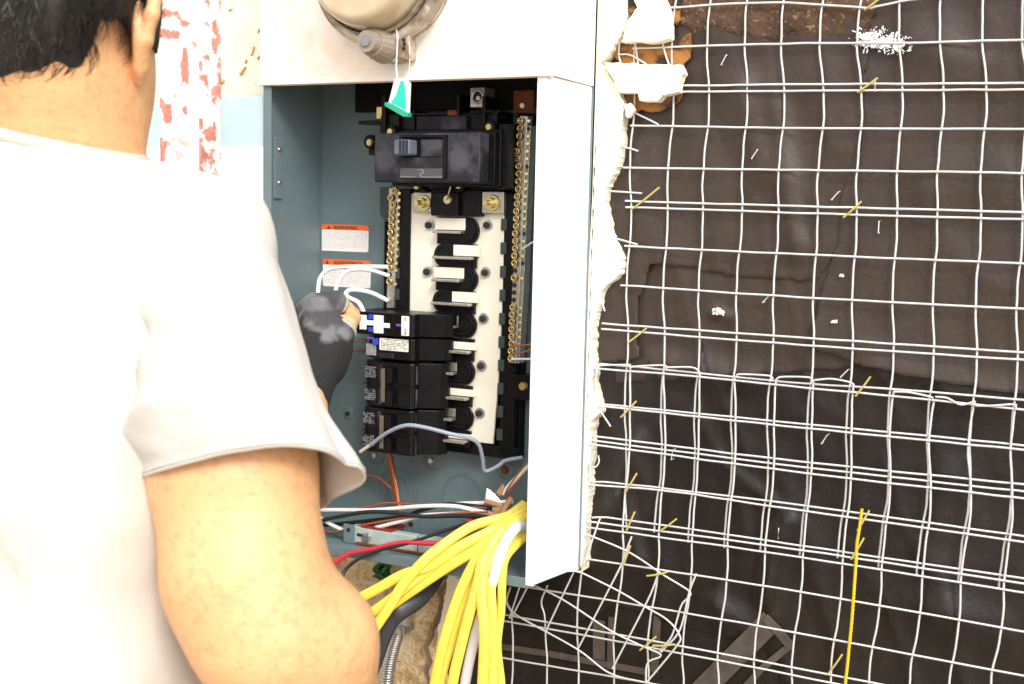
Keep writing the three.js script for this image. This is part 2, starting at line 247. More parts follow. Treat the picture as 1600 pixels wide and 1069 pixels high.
// ---------------------------------------------------------------- black building paper: four overlapping sheets
function crease(x, y, a, b, w, h) { const dx = b[0] - a[0], dy = b[1] - a[1], L = Math.hypot(dx, dy), t = Math.max(0, Math.min(1, ((x - a[0]) * dx + (y - a[1]) * dy) / (L * L))), d = Math.hypot(x - a[0] - dx * t, y - a[1] - dy * t); return h * Math.exp(-d * d / (w * w)) * Math.min(1, Math.min(t, 1 - t) * 6 + .15); }
const CR = [[[.1615,.1406,0], [.1996,-.0634,0], .012, .005], [[.1171,.156,0], [.1633,.0209,0], .020, .006], [[-.0049,.0188,0], [.0343,-.0702,0], .014, .002], [[.0049,.0822,0], [-.0221,-.0725,0], .008, .003], [[.0945,-.1121,0], [.1254,-.1251,0], .006, .005], [[-.0135,-.3283,0], [.0236,-.4421,0], .014, .008], [[.0169,-.2545,0], [-.0359,-.4191,0], .018, .008], [[.1981,-.3399,0], [.1738,-.4564,0], .010, .007], [[.0973,-.2769,0], [.2209,-.359,0], .008, .004], [[.0966,-.4539,0], [.1829,-.4929,0], .016, .006], [[.2605,-.1593,0], [.4387,-.1996,0], .022, .005], [[.3658,-.2479,0], [.3647,-.4597,0], .03, .006], [[.0142,-.1776,0], [.1695,-.1953,0], .016, .006], [[.3084,-.419,0], [.4538,-.4435,0], .026, .005], [[.3115,.0228,0], [.4236,.0436,0], .03, .004], [[.2896,.1838,0], [.393,.1473,0], .02, .004]];
function paper(name, poly, z, seed, label, amp = .0045, m = M.paper) { // polygon filled with a fine grid, folds and a torn rim
  const r = rng(seed), P = ragged(poly, r, .0010, .006), n = P.length;
  let x0 = 9, x1 = -9, y0 = 9, y1 = -9; for (const p of P) { x0 = Math.min(x0, p[0]); x1 = Math.max(x1, p[0]); y0 = Math.min(y0, p[1]); y1 = Math.max(y1, p[1]); }
  const inside = (x, y) => { let c = false; for (let i = 0, j = n - 1; i < n; j = i++) if ((P[i][1] > y) !== (P[j][1] > y) && x < (P[j][0] - P[i][0]) * (y - P[i][1]) / (P[j][1] - P[i][1]) + P[i][0]) c = !c; return c; };
  const near = (x, y) => { let b = 1, q = [x, y]; for (let i = 0, j = n - 1; i < n; j = i++) { const dx = P[i][0] - P[j][0], dy = P[i][1] - P[j][1], t = Math.max(0, Math.min(1, ((x - P[j][0]) * dx + (y - P[j][1]) * dy) / (dx * dx + dy * dy || 1e-9))), X = P[j][0] + dx * t, Y = P[j][1] + dy * t, d = Math.hypot(x - X, y - Y); if (d < b) { b = d; q = [X, Y]; } } return q; };
  const h = .0046, nx = Math.ceil((x1 - x0) / h) + 1, ny = Math.ceil((y1 - y0) / h) + 1, pos = [], idx = [], id = {};
  const Z = (x, y) => { const w = fbm(x * 6, y * 4, seed, 2) * .25; let s = z + amp * (fbm(x * 8 + w, y * 5 + w, seed, 3) - .5) * 2.2 + amp * 1.0 * Math.pow(1 - Math.abs(2 * fbm(x * 15 + y * 5, y * 6, seed + 3, 2) - 1), 3) + .0008 * fbm(x * 90, y * 70, seed, 2); for (const c of CR) s += crease(x, y, ...c) * 1.25; return Math.max(s, -.008); };
  const val = (i, j) => { const k = i + ',' + j; if (id[k] !== undefined) return id[k]; let x = x0 + i * h, y = y0 + j * h; if (!inside(x, y)) { [x, y] = near(x, y); } id[k] = pos.length / 3; pos.push(x, y, Z(x, y)); return id[k]; };
  for (let j = 0; j < ny; j++) for (let i = 0; i < nx; i++) { if (!inside(x0 + (i + .5) * h, y0 + (j + .5) * h)) continue; const a = val(i, j), b = val(i + 1, j), c = val(i + 1, j + 1), d = val(i, j + 1); idx.push(a, b, c, a, c, d); }
  // a thin rim so that the torn edge has thickness
  const cnt = new Map(); for (let q = 0; q < idx.length; q += 3) for (let e = 0; e < 3; e++) { const a = idx[q + e], b = idx[q + (e + 1) % 3], k = b + '_' + a; if (cnt.has(k)) cnt.delete(k); else cnt.set(a + '_' + b, [a, b]); }
  const back = {}; const bk = (a) => back[a] ?? (pos.push(pos[a * 3], pos[a * 3 + 1], pos[a * 3 + 2] - .0022), back[a] = pos.length / 3 - 1);
  for (const [a, b] of cnt.values()) { const A = bk(a), B = bk(b); idx.push(a, B, b, a, A, B); }
  const g = new THREE.BufferGeometry(); g.setAttribute('position', new THREE.Float32BufferAttribute(pos, 3)); g.setIndex(idx); g.computeVertexNormals();
  return solo(name, boxUV(g), m, label, 'building paper', 'sheets of black building paper');
}
paper('building_paper', [[-.1747,-.1753,0],[.0131,-.147,0],[.2318,-.1436,0],[.2601,-.1509,0],[.5101,-.1929,0],[.5465,-.5625,0],[.2188,-.6237,0],[.1958,-.5287,0],[.1758,-.5019,0],[.0905,-.498,0],[.0253,-.4896,0],[-.0082,-.4873,0],[-.0587,-.5165,0],[-.1113,-.5341,0],[-.1751,-.5455,0]], -.006, 101, 'large crumpled black paper sheet covering the lower wall behind the doubled mesh', .0050);
paper('building_paper', [[-.2001,-.4773,0],[.533,-.3618,0],[.5524,-.651,0],[-.192,-.8503,0]], -.0105, 102, 'black paper strip at the foot, under the torn lower edge and grey strips', .0012);
paper('building_paper', [[-.0715,.3103,0],[.2378,.2865,0],[.2631,.1849,0],[.2616,.1109,0],[.26,.0496,0],[.2554,-.0056,0],[.228,-.0658,0],[.2159,-.077,0],[.127,-.0737,0],[.0261,-.063,0],[.0117,-.109,0],[.0142,-.1776,0],[-.0558,-.1906,0]], -.0005, 103, 'brownish paper sheet on the upper wall beside the ragged stucco', .0045, M.paperPale);
paper('building_paper', [[-.0275,-.0345,0],[.1259,-.0482,0],[.2168,-.0521,0],[.2472,-.0336,0],[.2645,-.1697,0],[-.0175,-.211,0]], -.0035, 105, 'small dark paper patch below the notched edge of the brownish sheet', .004, M.paperPale);
paper('building_paper', [[.2418,.2862,0],[.4908,.267,0],[.5225,-.2048,0],[.4378,-.1849,0],[.3355,-.1745,0],[.2676,-.1645,0],[.2287,-.1531,0],[.2124,-.1521,0],[.2239,-.0978,0],[.2375,-.0339,0],[.2447,.0426,0],[.2477,.1179,0]], .0005, 104, 'smooth dark paper sheet whose sloping lower edge overlaps the crumpled one', .0042, M.paperPale);
{ // thin grey strips lying at the torn paper edge
  const m = new THREE.MeshStandardMaterial({ map: rep(tint([.25, .215, .19], [.36, .32, .285], 131), 16), roughness: .7 });
  for (const [a, w, l] of [[[[.098,-.5791,.001],[.1243,-.5463,.001],[.1645,-.496,.001],[.1859,-.4692,.001]], .026, 'grey strip rising to the tip of the arrow shape'], [[[.1488,-.5683,.002],[.1775,-.5278,.002],[.2102,-.4934,.002]], .008, 'narrow grey strip beside the arrow shape'], [[[.2105,-.4945,.003],[.1942,-.4785,.003],[.1788,-.4661,.003]], .011, 'short grey strip closing the arrow shape'], [[[-.0304,-.5092,-.006],[-.0288,-.5581,-.006]], .016, 'upright grey strip behind the torn patch of mesh'], [[[-.0144,-.5023,-.006],[-.0147,-.5678,-.006]], .007, 'thin upright grey strip behind the torn patch of mesh'], [[[-.1689,-.5679,-.007],[-.0958,-.5645,-.007],[.0252,-.5628,-.007],[.0377,-.5636,-.007]], .008, 'long level grey strip low behind the yellow cables'], [[[.0459,-.4839,-.006],[.0438,-.5604,-.006]], .010, 'upright grey strip beside the pulled mesh ends']]) {
    const A = a.map(V), g = []; for (let i = 0; i < A.length - 1; i++) { const d = A[i + 1].clone().sub(A[i]), L = d.length(), q = new RoundedBoxGeometry(L + .001, w, .003 + i * .0004, 1, .0008); q.rotateZ(Math.atan2(d.y, d.x)); q.translate(...A[i].clone().add(A[i + 1]).multiplyScalar(.5).toArray()); g.push(boxUV(q)); }
    solo('grey_strip', merge(g), m, l, 'tape');
  }
}
{ // plaster thrown against the paper
  const r = rng(23), g = [], c = [.2734,.1792,0];
  for (let i = 0; i < 460; i++) {
    const b = r(), a = (r() - .5) * 2.4 + (r() < .5 ? 0 : Math.PI), q = Math.pow(r(), 1.3), cx = c[0] - .016 + b * .040, cy = c[1] + .004 - b * .008, x = cx + Math.cos(a) * q * .016, y = cy + Math.sin(a) * q * .013 + (r() - .5) * .006, s = .0005 + .0026 * Math.pow(r(), 3.2) * (1.25 - q), k = new THREE.SphereGeometry(1, 6, 3);
    k.scale(s * (1 + 2.4 * r() * q), s * (.45 + .5 * r()), .0007); k.rotateZ(a + (r() - .5) * 1.2); k.translate(x, y, .0085 + r() * .004); g.push(k);
  }
  for (const [u, n, w] of [[[.1104,-.1161,.004], 26, .007], [[.2484,-.0683,.004], 6, .003], [[.242,-.1192,.004], 5, .003]]) for (let i = 0; i < n; i++) { const k = new THREE.SphereGeometry(1, 5, 3); const s = .0005 + .0010 * r(); k.scale(s * 2.4, s, .0005); k.rotateZ(.5 + r() * .6); k.translate(u[0] + (r() - .5) * 2 * w, u[1] + (r() - .5) * w, .0062 + r() * .003); g.push(k); }
  solo('plaster_splatter', merge(g), mat(.88, .88, .87, .8), 'white plaster specks splashed on the dark paper', 'plaster', null, 'stuff');
}

// ---------------------------------------------------------------- welded wire lath
const RW = .00125;
function wavyColumn(pts, seed, amp = .0017) { // a crimped upright wire through measured points
  const c = new THREE.CatmullRomCurve3(pts.map(V), false, 'catmullrom', .5), L = c.getLength(), n = Math.max(6, Math.round(L / .012)), r = rng(seed), out = [], ph = r() * .5;
  for (let i = 0; i <= n; i++) { const p = c.getPoint(i / n); p.x += amp * Math.sin((p.y * 2 * Math.PI) / .139 + 2.2 + ph) + amp * .22 * Math.sin(p.y * 2 * Math.PI / .0463 + ph * 3) + (r() - .5) * .0004; p.z += (r() - .5) * .0006; out.push(p); }
  return capped(out, RW, n * 2, 5);
}
function rowWire(pts, seed, z = 0) { const r = rng(seed), c = new THREE.CatmullRomCurve3(pts.map(V), false, 'catmullrom', .5), n = 26, out = []; for (let i = 0; i <= n; i++) { const p = c.getPoint(i / n); p.y += (r() - .5) * .0006; p.z += z; out.push(p); } return capped(out, RW, n * 2, 5); }
{
  const t = thing('wire_lath', 'welded galvanized wire lath sheet spread over the upper black paper', 'wire mesh');
  const rows = [
    [[.0263,.2271,.0126],[.1538,.2264,.0126],[.2572,.2153,.0126],[.2671,.2155,.0126],[.2962,.2198,.0126],[.3172,.2212,.0126],[.4655,.2262,.0126]], [[-.0026,.1834,.0126],[.184,.1812,.0126],[.3075,.177,.0126],[.4164,.1754,.0126],[.4689,.1744,.0126]], [[.0558,.1393,.0126],[.1861,.1373,.0126],[.419,.1324,.0126],[.4717,.1316,.0126]], [[.056,.1324,.0126],[.1864,.1304,.0126],[.4194,.1261,.0126],[.4721,.1254,.0126]],
    [[-.0026,.0954,.0126],[.1883,.0904,.0126],[.4218,.0869,.0126],[.4746,.0861,.0126]], [[-.0098,.0467,.0126],[.1904,.045,.0126],[.4246,.0428,.0126],[.4775,.0421,.0126]], [[-.006,.0081,.0126],[.1923,.0056,.0126],[.427,.0036,.0126],[.4801,.003,.0126]], [[-.005,.001,.0126],[.1926,-.0018,.0126],[.4275,-.0038,.0126],[.4806,-.0045,.0126]],
    [[-.005,-.0447,.0126],[.1948,-.047,.0126],[.4302,-.0485,.0126],[.4835,-.049,.0126]], [[-.0083,-.0908,.0126],[.197,-.0943,.0126],[.4331,-.0944,.0126],[.4864,-.0943,.0126]], [[-.0304,-.1377,.0126],[.1991,-.1388,.0126],[.4358,-.1392,.0126],[.4893,-.1392,.0126]], [[-.0311,-.1443,.0126],[.1995,-.1469,.0126],[.4363,-.1467,.0126],[.4899,-.1469,.0126]],
    [[-.0322,-.186,.0126],[.0669,-.1874,.0126],[.2015,-.1898,.0126],[.3084,-.1878,.0126],[.4389,-.1879,.0126],[.4925,-.1876,.0126]], [[-.0331,-.2349,.0126],[.2036,-.235,.0126],[.4418,-.2349,.0126],[.4956,-.2351,.0126]], [[-.0402,-.2747,.0126],[.2056,-.2777,.0126],[.4443,-.2755,.0126],[.4982,-.2756,.0126]], [[-.0417,-.2804,.0126],[.2059,-.2835,.0126],[.4447,-.2829,.0126],[.4987,-.2828,.0126]],
    [[-.0418,-.3317,.0126],[.0039,-.3285,.0126],[.2079,-.3271,.0126],[.4476,-.3298,.0126],[.5018,-.3307,.0126]], [[-.0362,-.3754,.0126],[.0054,-.3721,.0126],[.2101,-.3731,.0126],[.4504,-.3743,.0126],[.5047,-.3744,.0126]]];
  rows.forEach((p, i) => part(t, 'wire', rowWire(p, 300 + i), M.wire));
  const cols = [
    [[.0011,.2093,.0101],[.0002,.1891,.0101],[-.0011,.0927,.0101],[-.0002,-.0037,.0101],[-.0004,-.0909,.0101],[.0021,-.2082,.0101],[.0039,-.3087,.0101],[.0097,-.38,.0101]], [[.0455,.264,.0101],[.0454,.1872,.0101],[.0472,.0921,.0101],[.0449,-.0028,.0101],[.0451,-.0918,.0101],[.0477,-.2044,.0101],[.048,-.2959,.0101],[.0448,-.3829,.0101]], [[.0862,.2613,.0101],[.0871,.1855,.0101],[.0894,.0917,.0101],[.0872,-.002,.0101],[.0882,-.0926,.0101],[.089,-.2009,.0101],[.0888,-.2913,.0101],[.0872,-.3893,.0101]], [[.1287,.2585,.0101],[.1306,.1837,.0101],[.1339,.0912,.0101],[.1327,-.0011,.0101],[.1327,-.0934,.0101],[.1323,-.1973,.0101],[.1329,-.3013,.0101],[.1306,-.3891,.0101]],
    [[.1694,.2559,.0101],[.1714,.182,.0101],[.1756,.0907,.0101],[.1741,-.0003,.0101],[.1752,-.0934,.0101],[.1743,-.1938,.0101],[.1753,-.2963,.0101],[.1734,-.3858,.0101]], [[.2131,.253,.0101],[.2133,.1803,.0101],[.2191,.0903,.0101],[.2172,.0005,.0101],[.2197,-.094,.0101],[.2197,-.1971,.0101],[.22,-.291,.0101],[.2187,-.385,.0101]], [[.2549,.2502,.0101],[.253,.1787,.0101],[.2599,.0898,.0101],[.2591,.0013,.0101],[.2617,-.0946,.0101],[.2625,-.2005,.0101],[.2628,-.3003,.0101],[.2606,-.3817,.0101]], [[.293,.2477,.0101],[.2962,.1769,.0101],[.3016,.0894,.0101],[.3011,.0021,.0101],[.3043,-.0944,.0101],[.3062,-.2036,.0101],[.3074,-.3019,.0101],[.3044,-.3866,.0101]],
    [[.3332,.2451,.0101],[.3372,.1752,.0101],[.3427,.0889,.0101],[.3419,.0029,.0101],[.3455,-.095,.0101],[.3472,-.2068,.0101],[.3481,-.3038,.0101],[.3448,-.3874,.0101]], [[.3748,.2424,.0101],[.3786,.1735,.0101],[.3846,.0885,.0101],[.3847,.0037,.0101],[.388,-.0953,.0101],[.3904,-.2095,.0101],[.3903,-.3053,.0101],[.3874,-.3891,.0101]], [[.4122,.2399,.0101],[.4164,.1719,.0101],[.4234,.088,.0101],[.4244,.0045,.0101],[.4275,-.0951,.0101],[.43,-.2057,.0101],[.4312,-.3068,.0101],[.4281,-.3881,.0101]], [[.4509,.2374,.0101],[.4552,.1703,.0101],[.4617,.0876,.0101],[.4624,.0053,.0101],[.4665,-.0956,.0101],[.4701,-.2085,.0101],[.4705,-.3083,.0101],[.4683,-.3884,.0101]]];
  cols.forEach((p, i) => part(t, 'wire', wavyColumn(p, 330 + i), M.wire));
  // cut ends bent over at the stucco edge
  for (const p of [[[-.0109,.1182,.014],[.0013,.1107,.014],[.0301,.0971,.014],[.0318,.0942,.014]], [[-.0136,.0712,.013],[-.0016,.0689,.013],[.0081,.0659,.013]], [[-.0317,.0197,.012],[-.0082,.0185,.012],[.0142,.0173,.012]], [[-.0247,-.0343,.013],[-.0059,-.0383,.013],[.0111,-.0423,.013]], [[-.0315,-.0999,.013],[-.0312,-.1105,.013],[-.0275,-.1226,.013]], [[-.0376,-.2328,.014],[-.0272,-.2451,.014],[-.0151,-.2603,.014]], [[-.0305,-.2981,.012],[-.0294,-.3059,.012],[-.0342,-.3127,.012],[-.0418,-.312,.012]], [[-.02,.177,.014],[-.0049,.1757,.014],[.0151,.1649,.014]]]) part(t, 'bent_wire_end', capped(p, RW * .9, 24, 5), M.wire);
  for (const p of [[[-.0006,.1946,.0126],[.0033,.1727,.0126],[.0053,.1632,.0126]], [[.0332,.1888,.0126],[.0375,.175,.0126],[.0418,.1641,.0126]], [[-.0195,.191,.0126],[-.0198,.1772,.0126],[-.0171,.1676,.0126]]]) part(t, 'wire', capped(p, RW, 16, 5), M.wire);
  settle(t);
}
{
  const t = thing('wire_lath', 'second wire lath sheet lapped over the first, reaching down past the cables', 'wire mesh');
  const rows = [
    [[-.0422,-.1916,.0181],[.0689,-.1912,.0181],[.203,-.1933,.0181],[.3097,-.1946,.0181],[.4398,-.197,.0181],[.4933,-.1979,.0181]], [[-.0307,-.2363,.0181],[.2051,-.2384,.0181],[.4424,-.2386,.0181],[.496,-.2387,.0181]], [[-.0392,-.284,.0181],[.2075,-.2888,.0181],[.4455,-.2891,.0181],[.4993,-.2895,.0181]], [[-.0385,-.3334,.0181],[.0664,-.329,.0181],[.2095,-.3316,.0181],[.4483,-.3345,.0181],[.5023,-.3353,.0181]],
    [[-.0447,-.3793,.0181],[.2116,-.3767,.0181],[.451,-.3782,.0181],[.5051,-.3782,.0181]], [[-.0444,-.3865,.0181],[.212,-.3848,.0181],[.4516,-.3876,.0181],[.5058,-.3881,.0181]], [[-.0449,-.4257,.0181],[.2139,-.4244,.0181],[.4542,-.4288,.0181],[.5085,-.4298,.0181]], [[-.1265,-.4741,.0181],[.0316,-.4722,.0181],[.2161,-.4723,.0181],[.4571,-.4757,.0181],[.5115,-.4765,.0181]],
    [[-.1664,-.5149,.0181],[.033,-.5131,.0181],[.218,-.513,.0181],[.3963,-.5146,.0181],[.514,-.5147,.0181]], [[-.1662,-.5233,.0181],[.0333,-.5217,.0181],[.2185,-.522,.0181],[.3969,-.5244,.0181],[.5147,-.5255,.0181]], [[-.1558,-.5719,.0181],[.0431,-.566,.0181],[.2205,-.5645,.0181],[.3992,-.5651,.0181]], [[-.1591,-.6259,.0181],[.0449,-.6175,.0181],[.2228,-.614,.0181]]];
  rows.forEach((p, i) => part(t, 'wire', rowWire(p, 400 + i), M.wire));
  const cols = [
    [[-.1429,-.4791,.0156],[-.147,-.4981,.0156],[-.1392,-.5185,.0156],[-.1389,-.6049,.0156],[-.1397,-.6823,.0156]], [[-.0924,-.4685,.0156],[-.0988,-.4917,.0156],[-.0928,-.5153,.0156],[-.0906,-.5952,.0156],[-.0911,-.6714,.0156]], [[-.0416,-.2423,.0156],[-.0404,-.2813,.0156],[-.041,-.3683,.0156],[-.0452,-.4247,.0156],[-.0497,-.4737,.0156],[-.0471,-.5865,.0156],[-.0474,-.6616,.0156]], [[.0084,-.1872,.0156],[.0109,-.2374,.0156],[.0087,-.3149,.0156],[.0068,-.3776,.0156],[.006,-.4265,.0156],[-.0007,-.5216,.0156],[-.0005,-.5772,.0156],[-.0006,-.6512,.0156]],
    [[.0498,-.1855,.0156],[.0543,-.241,.0156],[.0537,-.3096,.0156],[.0523,-.3791,.0156],[.0508,-.4259,.0156],[.0435,-.5135,.0156],[.0439,-.5683,.0156],[.0449,-.641,.0156]], [[.0933,-.1865,.0156],[.0961,-.2369,.0156],[.0942,-.3048,.0156],[.0939,-.3732,.0156],[.092,-.4249,.0156],[.0873,-.5055,.0156],[.0878,-.5595,.0156],[.0882,-.6313,.0156]], [[.1349,-.1869,.0156],[.1391,-.2328,.0156],[.1378,-.3071,.0156],[.1362,-.3748,.0156],[.1345,-.4258,.0156],[.1302,-.5054,.0156],[.1306,-.5509,.0156],[.1312,-.6217,.0156]], [[.1827,-.1874,.0156],[.1835,-.2358,.0156],[.1832,-.309,.0156],[.1803,-.376,.0156],[.1774,-.425,.0156],[.1731,-.4974,.0156],[.1736,-.5423,.0156],[.1744,-.6121,.0156]],
    [[.224,-.1861,.0156],[.2259,-.2389,.0156],[.2251,-.3111,.0156],[.2233,-.3771,.0156],[.2206,-.4262,.0156],[.2167,-.4969,.0156],[.2169,-.5336,.0156],[.218,-.6023,.0156]], [[.267,-.1854,.0156],[.2692,-.2416,.0156],[.2687,-.3128,.0156],[.2671,-.3779,.0156],[.2646,-.4262,.0156],[.2607,-.4886,.0156],[.2611,-.5248,.0156],[.2616,-.5926,.0156]], [[.3103,-.19,.0156],[.3093,-.2444,.0156],[.311,-.3145,.0156],[.309,-.3787,.0156],[.3068,-.4264,.0156],[.3025,-.488,.0156],[.3023,-.5166,.0156],[.3027,-.5834,.0156]], [[.3519,-.196,.0156],[.3503,-.247,.0156],[.3535,-.3159,.0156],[.3518,-.3792,.0156],[.3492,-.4271,.0156],[.3454,-.4799,.0156],[.345,-.508,.0156],[.3452,-.5739,.0156]],
    [[.3919,-.1931,.0156],[.3897,-.2427,.0156],[.3937,-.3106,.0156],[.391,-.3732,.0156],[.3891,-.4286,.0156],[.3862,-.4792,.0156],[.3854,-.4999,.0156],[.3859,-.5648,.0156]], [[.4321,-.1928,.0156],[.4308,-.2517,.0156],[.4349,-.3187,.0156],[.4331,-.3803,.0156],[.4311,-.4296,.0156],[.4273,-.4713,.0156],[.4266,-.4917,.0156],[.4273,-.5556,.0156]], [[.4695,-.1946,.0156],[.4699,-.2473,.0156],[.4739,-.32,.0156],[.4723,-.3808,.0156],[.4707,-.4321,.0156],[.4666,-.4837,.0156],[.4675,-.5466,.0156]]];
  cols.forEach((p, i) => part(t, 'wire', wavyColumn(p, 430 + i, .0013), M.wire));
  // tops of the uprights folded over along the first row
  for (const p of [[[-.0323,-.1906,.02],[-.0266,-.1871,.02],[.01,-.1835,.02]], [[.0101,-.1888,.02],[.0133,-.1856,.02],[.0512,-.1811,.02],[.0545,-.1861,.02]], [[.0544,-.1831,.02],[.0846,-.1808,.02],[.0939,-.1845,.02],[.0949,-.1889,.02]], [[.1393,-.1882,.02],[.1413,-.1844,.02],[.1743,-.1832,.02],[.1802,-.1864,.02]], [[.1831,-.1876,.02],[.1901,-.1834,.02],[.2206,-.1816,.02],[.2243,-.1863,.02]], [[.2263,-.184,.02],[.245,-.1811,.02],[.2657,-.1836,.02],[.2686,-.1875,.02]], [[.311,-.1894,.02],[.3262,-.1888,.02],[.3458,-.1912,.02],[.3511,-.1928,.02]], [[.3535,-.1912,.02],[.3651,-.1915,.02],[.3781,-.1971,.02],[.3874,-.1949,.02],[.3917,-.1925,.02]], [[.3938,-.197,.02],[.4093,-.1956,.02],[.4293,-.1924,.02],[.4326,-.1955,.02]], [[-.0322,-.1922,.02],[-.0333,-.21,.02],[-.0335,-.2294,.02]]]) part(t, 'folded_wire_end', capped(p, RW * .9, 24, 5), M.wire);
  settle(t);
}
{
  const t = thing('torn_lath_scrap', 'twisted torn scrap of wire lath dangling below the panel corner', 'wire mesh');
  for (const p of [
    [[-.0383,-.3925,.026],[.0168,-.4066,.026],[.0618,-.4277,.026],[.0946,-.4424,.026],[.0926,-.4512,.026],[.0852,-.4624,.026],[.0756,-.499,.026],[.0613,-.5203,.026]], [[-.0448,-.4402,.027],[.0045,-.4553,.027],[.0413,-.4696,.027],[.0697,-.4811,.027],[.0853,-.4969,.027],[.0819,-.5107,.027],[.0463,-.5623,.027]], [[-.1094,-.4655,.028],[-.0637,-.4791,.028],[-.002,-.506,.028],[.0369,-.5172,.028],[.0638,-.5247,.028],[.0474,-.5372,.028],[.0458,-.562,.028]], [[-.1431,-.4951,.027],[-.1375,-.5032,.027],[-.1211,-.512,.027],[-.0453,-.5375,.027],[-.0007,-.5596,.027],[.0463,-.5623,.027]],
    [[-.0204,-.3707,.0244],[-.0403,-.4322,.0244]], [[-.0532,-.4435,.0252],[-.0881,-.5231,.0252]], [[.0189,-.3993,.0258],[.0084,-.4259,.0258],[-.0441,-.5377,.0258]], [[.0563,-.4262,.0262],[.044,-.4616,.0262],[.0021,-.5537,.0262]], [[.1024,-.4204,.0265],[.0948,-.4438,.0265],[.0849,-.4909,.0265],[.0631,-.5214,.0265]], [[-.1119,-.4663,.0265],[-.1339,-.511,.0265]], [[-.1251,-.4725,.0265],[-.1383,-.5151,.0265]], [[.0207,-.3883,.025],[.011,-.4155,.025]]]) part(t, 'wire', capped(p, RW * .95, p.length * 12, 5), M.wire);
  settle(t);
}
for (const [a, b] of [[[.0046,-.0007,.0145], [.0372,.024,.0175]], [[.2474,-.0058,.0145], [.2658,.0116,.0165]], [[.2555,.1272,.0145], [.2757,.1412,.0165]], [[.2584,.213,.0145], [.2733,.223,.0165]], [[.0045,-.1578,.0145], [.0273,-.1395,.017]], [[0,-.2471,.02], [.0195,-.2259,.022]], [[.008,-.3382,.02], [.0233,-.312,.022]], [[.012,-.3829,.02], [.0225,-.3585,.022]], [[.0538,-.3778,.02], [.0744,-.36,.022]], [[.0121,-.4235,.027], [.021,-.3983,.029]], [[.0427,-.4317,.028], [.0686,-.4225,.03]], [[.0375,-.523,.029], [.0573,-.5026,.03]], [[.0537,-.5142,.03], [.0805,-.5077,.03]], [[.2712,-.1978,.02], [.286,-.1754,.022]], [[.2758,-.3781,.021], [.2884,-.3524,.022]], [[.281,-.3451,.021], [.2923,-.3213,.022]], [[.2579,-.5113,.02], [.2718,-.4867,.022]]]) {
  const A = V(a), B = V(b), m = A.clone().lerp(B, .5); m.z += .0008; m.y -= .0006;
  solo('lath_tie', capped([A, m, B], .00115, 8, 6), M.yellowWire, 'short yellow wire tie poked slantwise through the lath', 'wire tie', 'yellow ties in the lath');
}
{
  const st = new THREE.MeshStandardMaterial({ color: col(.75, .74, .72), roughness: .4, metalness: .3 });
  for (const [u, a] of [[[.1053,.167,.009], 1.05], [[.145,.0623,.009], .95], [[.2362,.0175,.009], .8], [[.2839,-.0152,.009], 1.57], [[.2724,.1347,.009], 1.57], [[.2552,-.176,.0075], .8], [[.2373,-.2511,.0075], 1.0], [[.1916,-.364,.009], 1.57], [[.1653,-.0983,.009], .8], [[.0611,-.288,.0075], 1.4]]) {
    const d = V([Math.cos(a) * .0055, Math.sin(a) * .0062, 0]), c = V(u), z = V([0, 0, -.012]);
    const p = [c.clone().sub(d).add(z), c.clone().sub(d), c.clone().add(d), c.clone().add(d).add(z)];
    solo('staple', merge([capped([p[0], p[1]], .0007, 2, 5), capped([p[1], p[2]], .0007, 2, 5), capped([p[2], p[3]], .0007, 2, 5)]), st, 'bright staple holding the black paper to the wall', 'staple', 'staples in the black paper');
  }
  // yellow twine
  const P = [[.2846,-.3203,.0215],[.283,-.3418,.0215],[.2812,-.36,.0215],[.2813,-.3757,.0215],[.281,-.3959,.0215],[.2807,-.4176,.0215],[.2801,-.4467,.0215],[.2788,-.476,.0215],[.2779,-.4981,.0215],[.2768,-.5189,.0215],[.2767,-.5572,.0215]], g = [];
  const c = new THREE.CatmullRomCurve3(P.map(V)); for (let s = 0; s < 3; s++) { const q = []; for (let i = 0; i <= 150; i++) { const p = c.getPoint(i / 150), a = i * .85 + s * 2.094; q.push(p.clone().add(V([Math.cos(a) * .0009, 0, Math.sin(a) * .0009]))); } g.push(new THREE.TubeGeometry(new THREE.CatmullRomCurve3(q), 400, .0010, 5)); }
  solo('twine', merge(g), M.twine, 'twisted yellow twine hanging down across the doubled lath', 'twine');
}

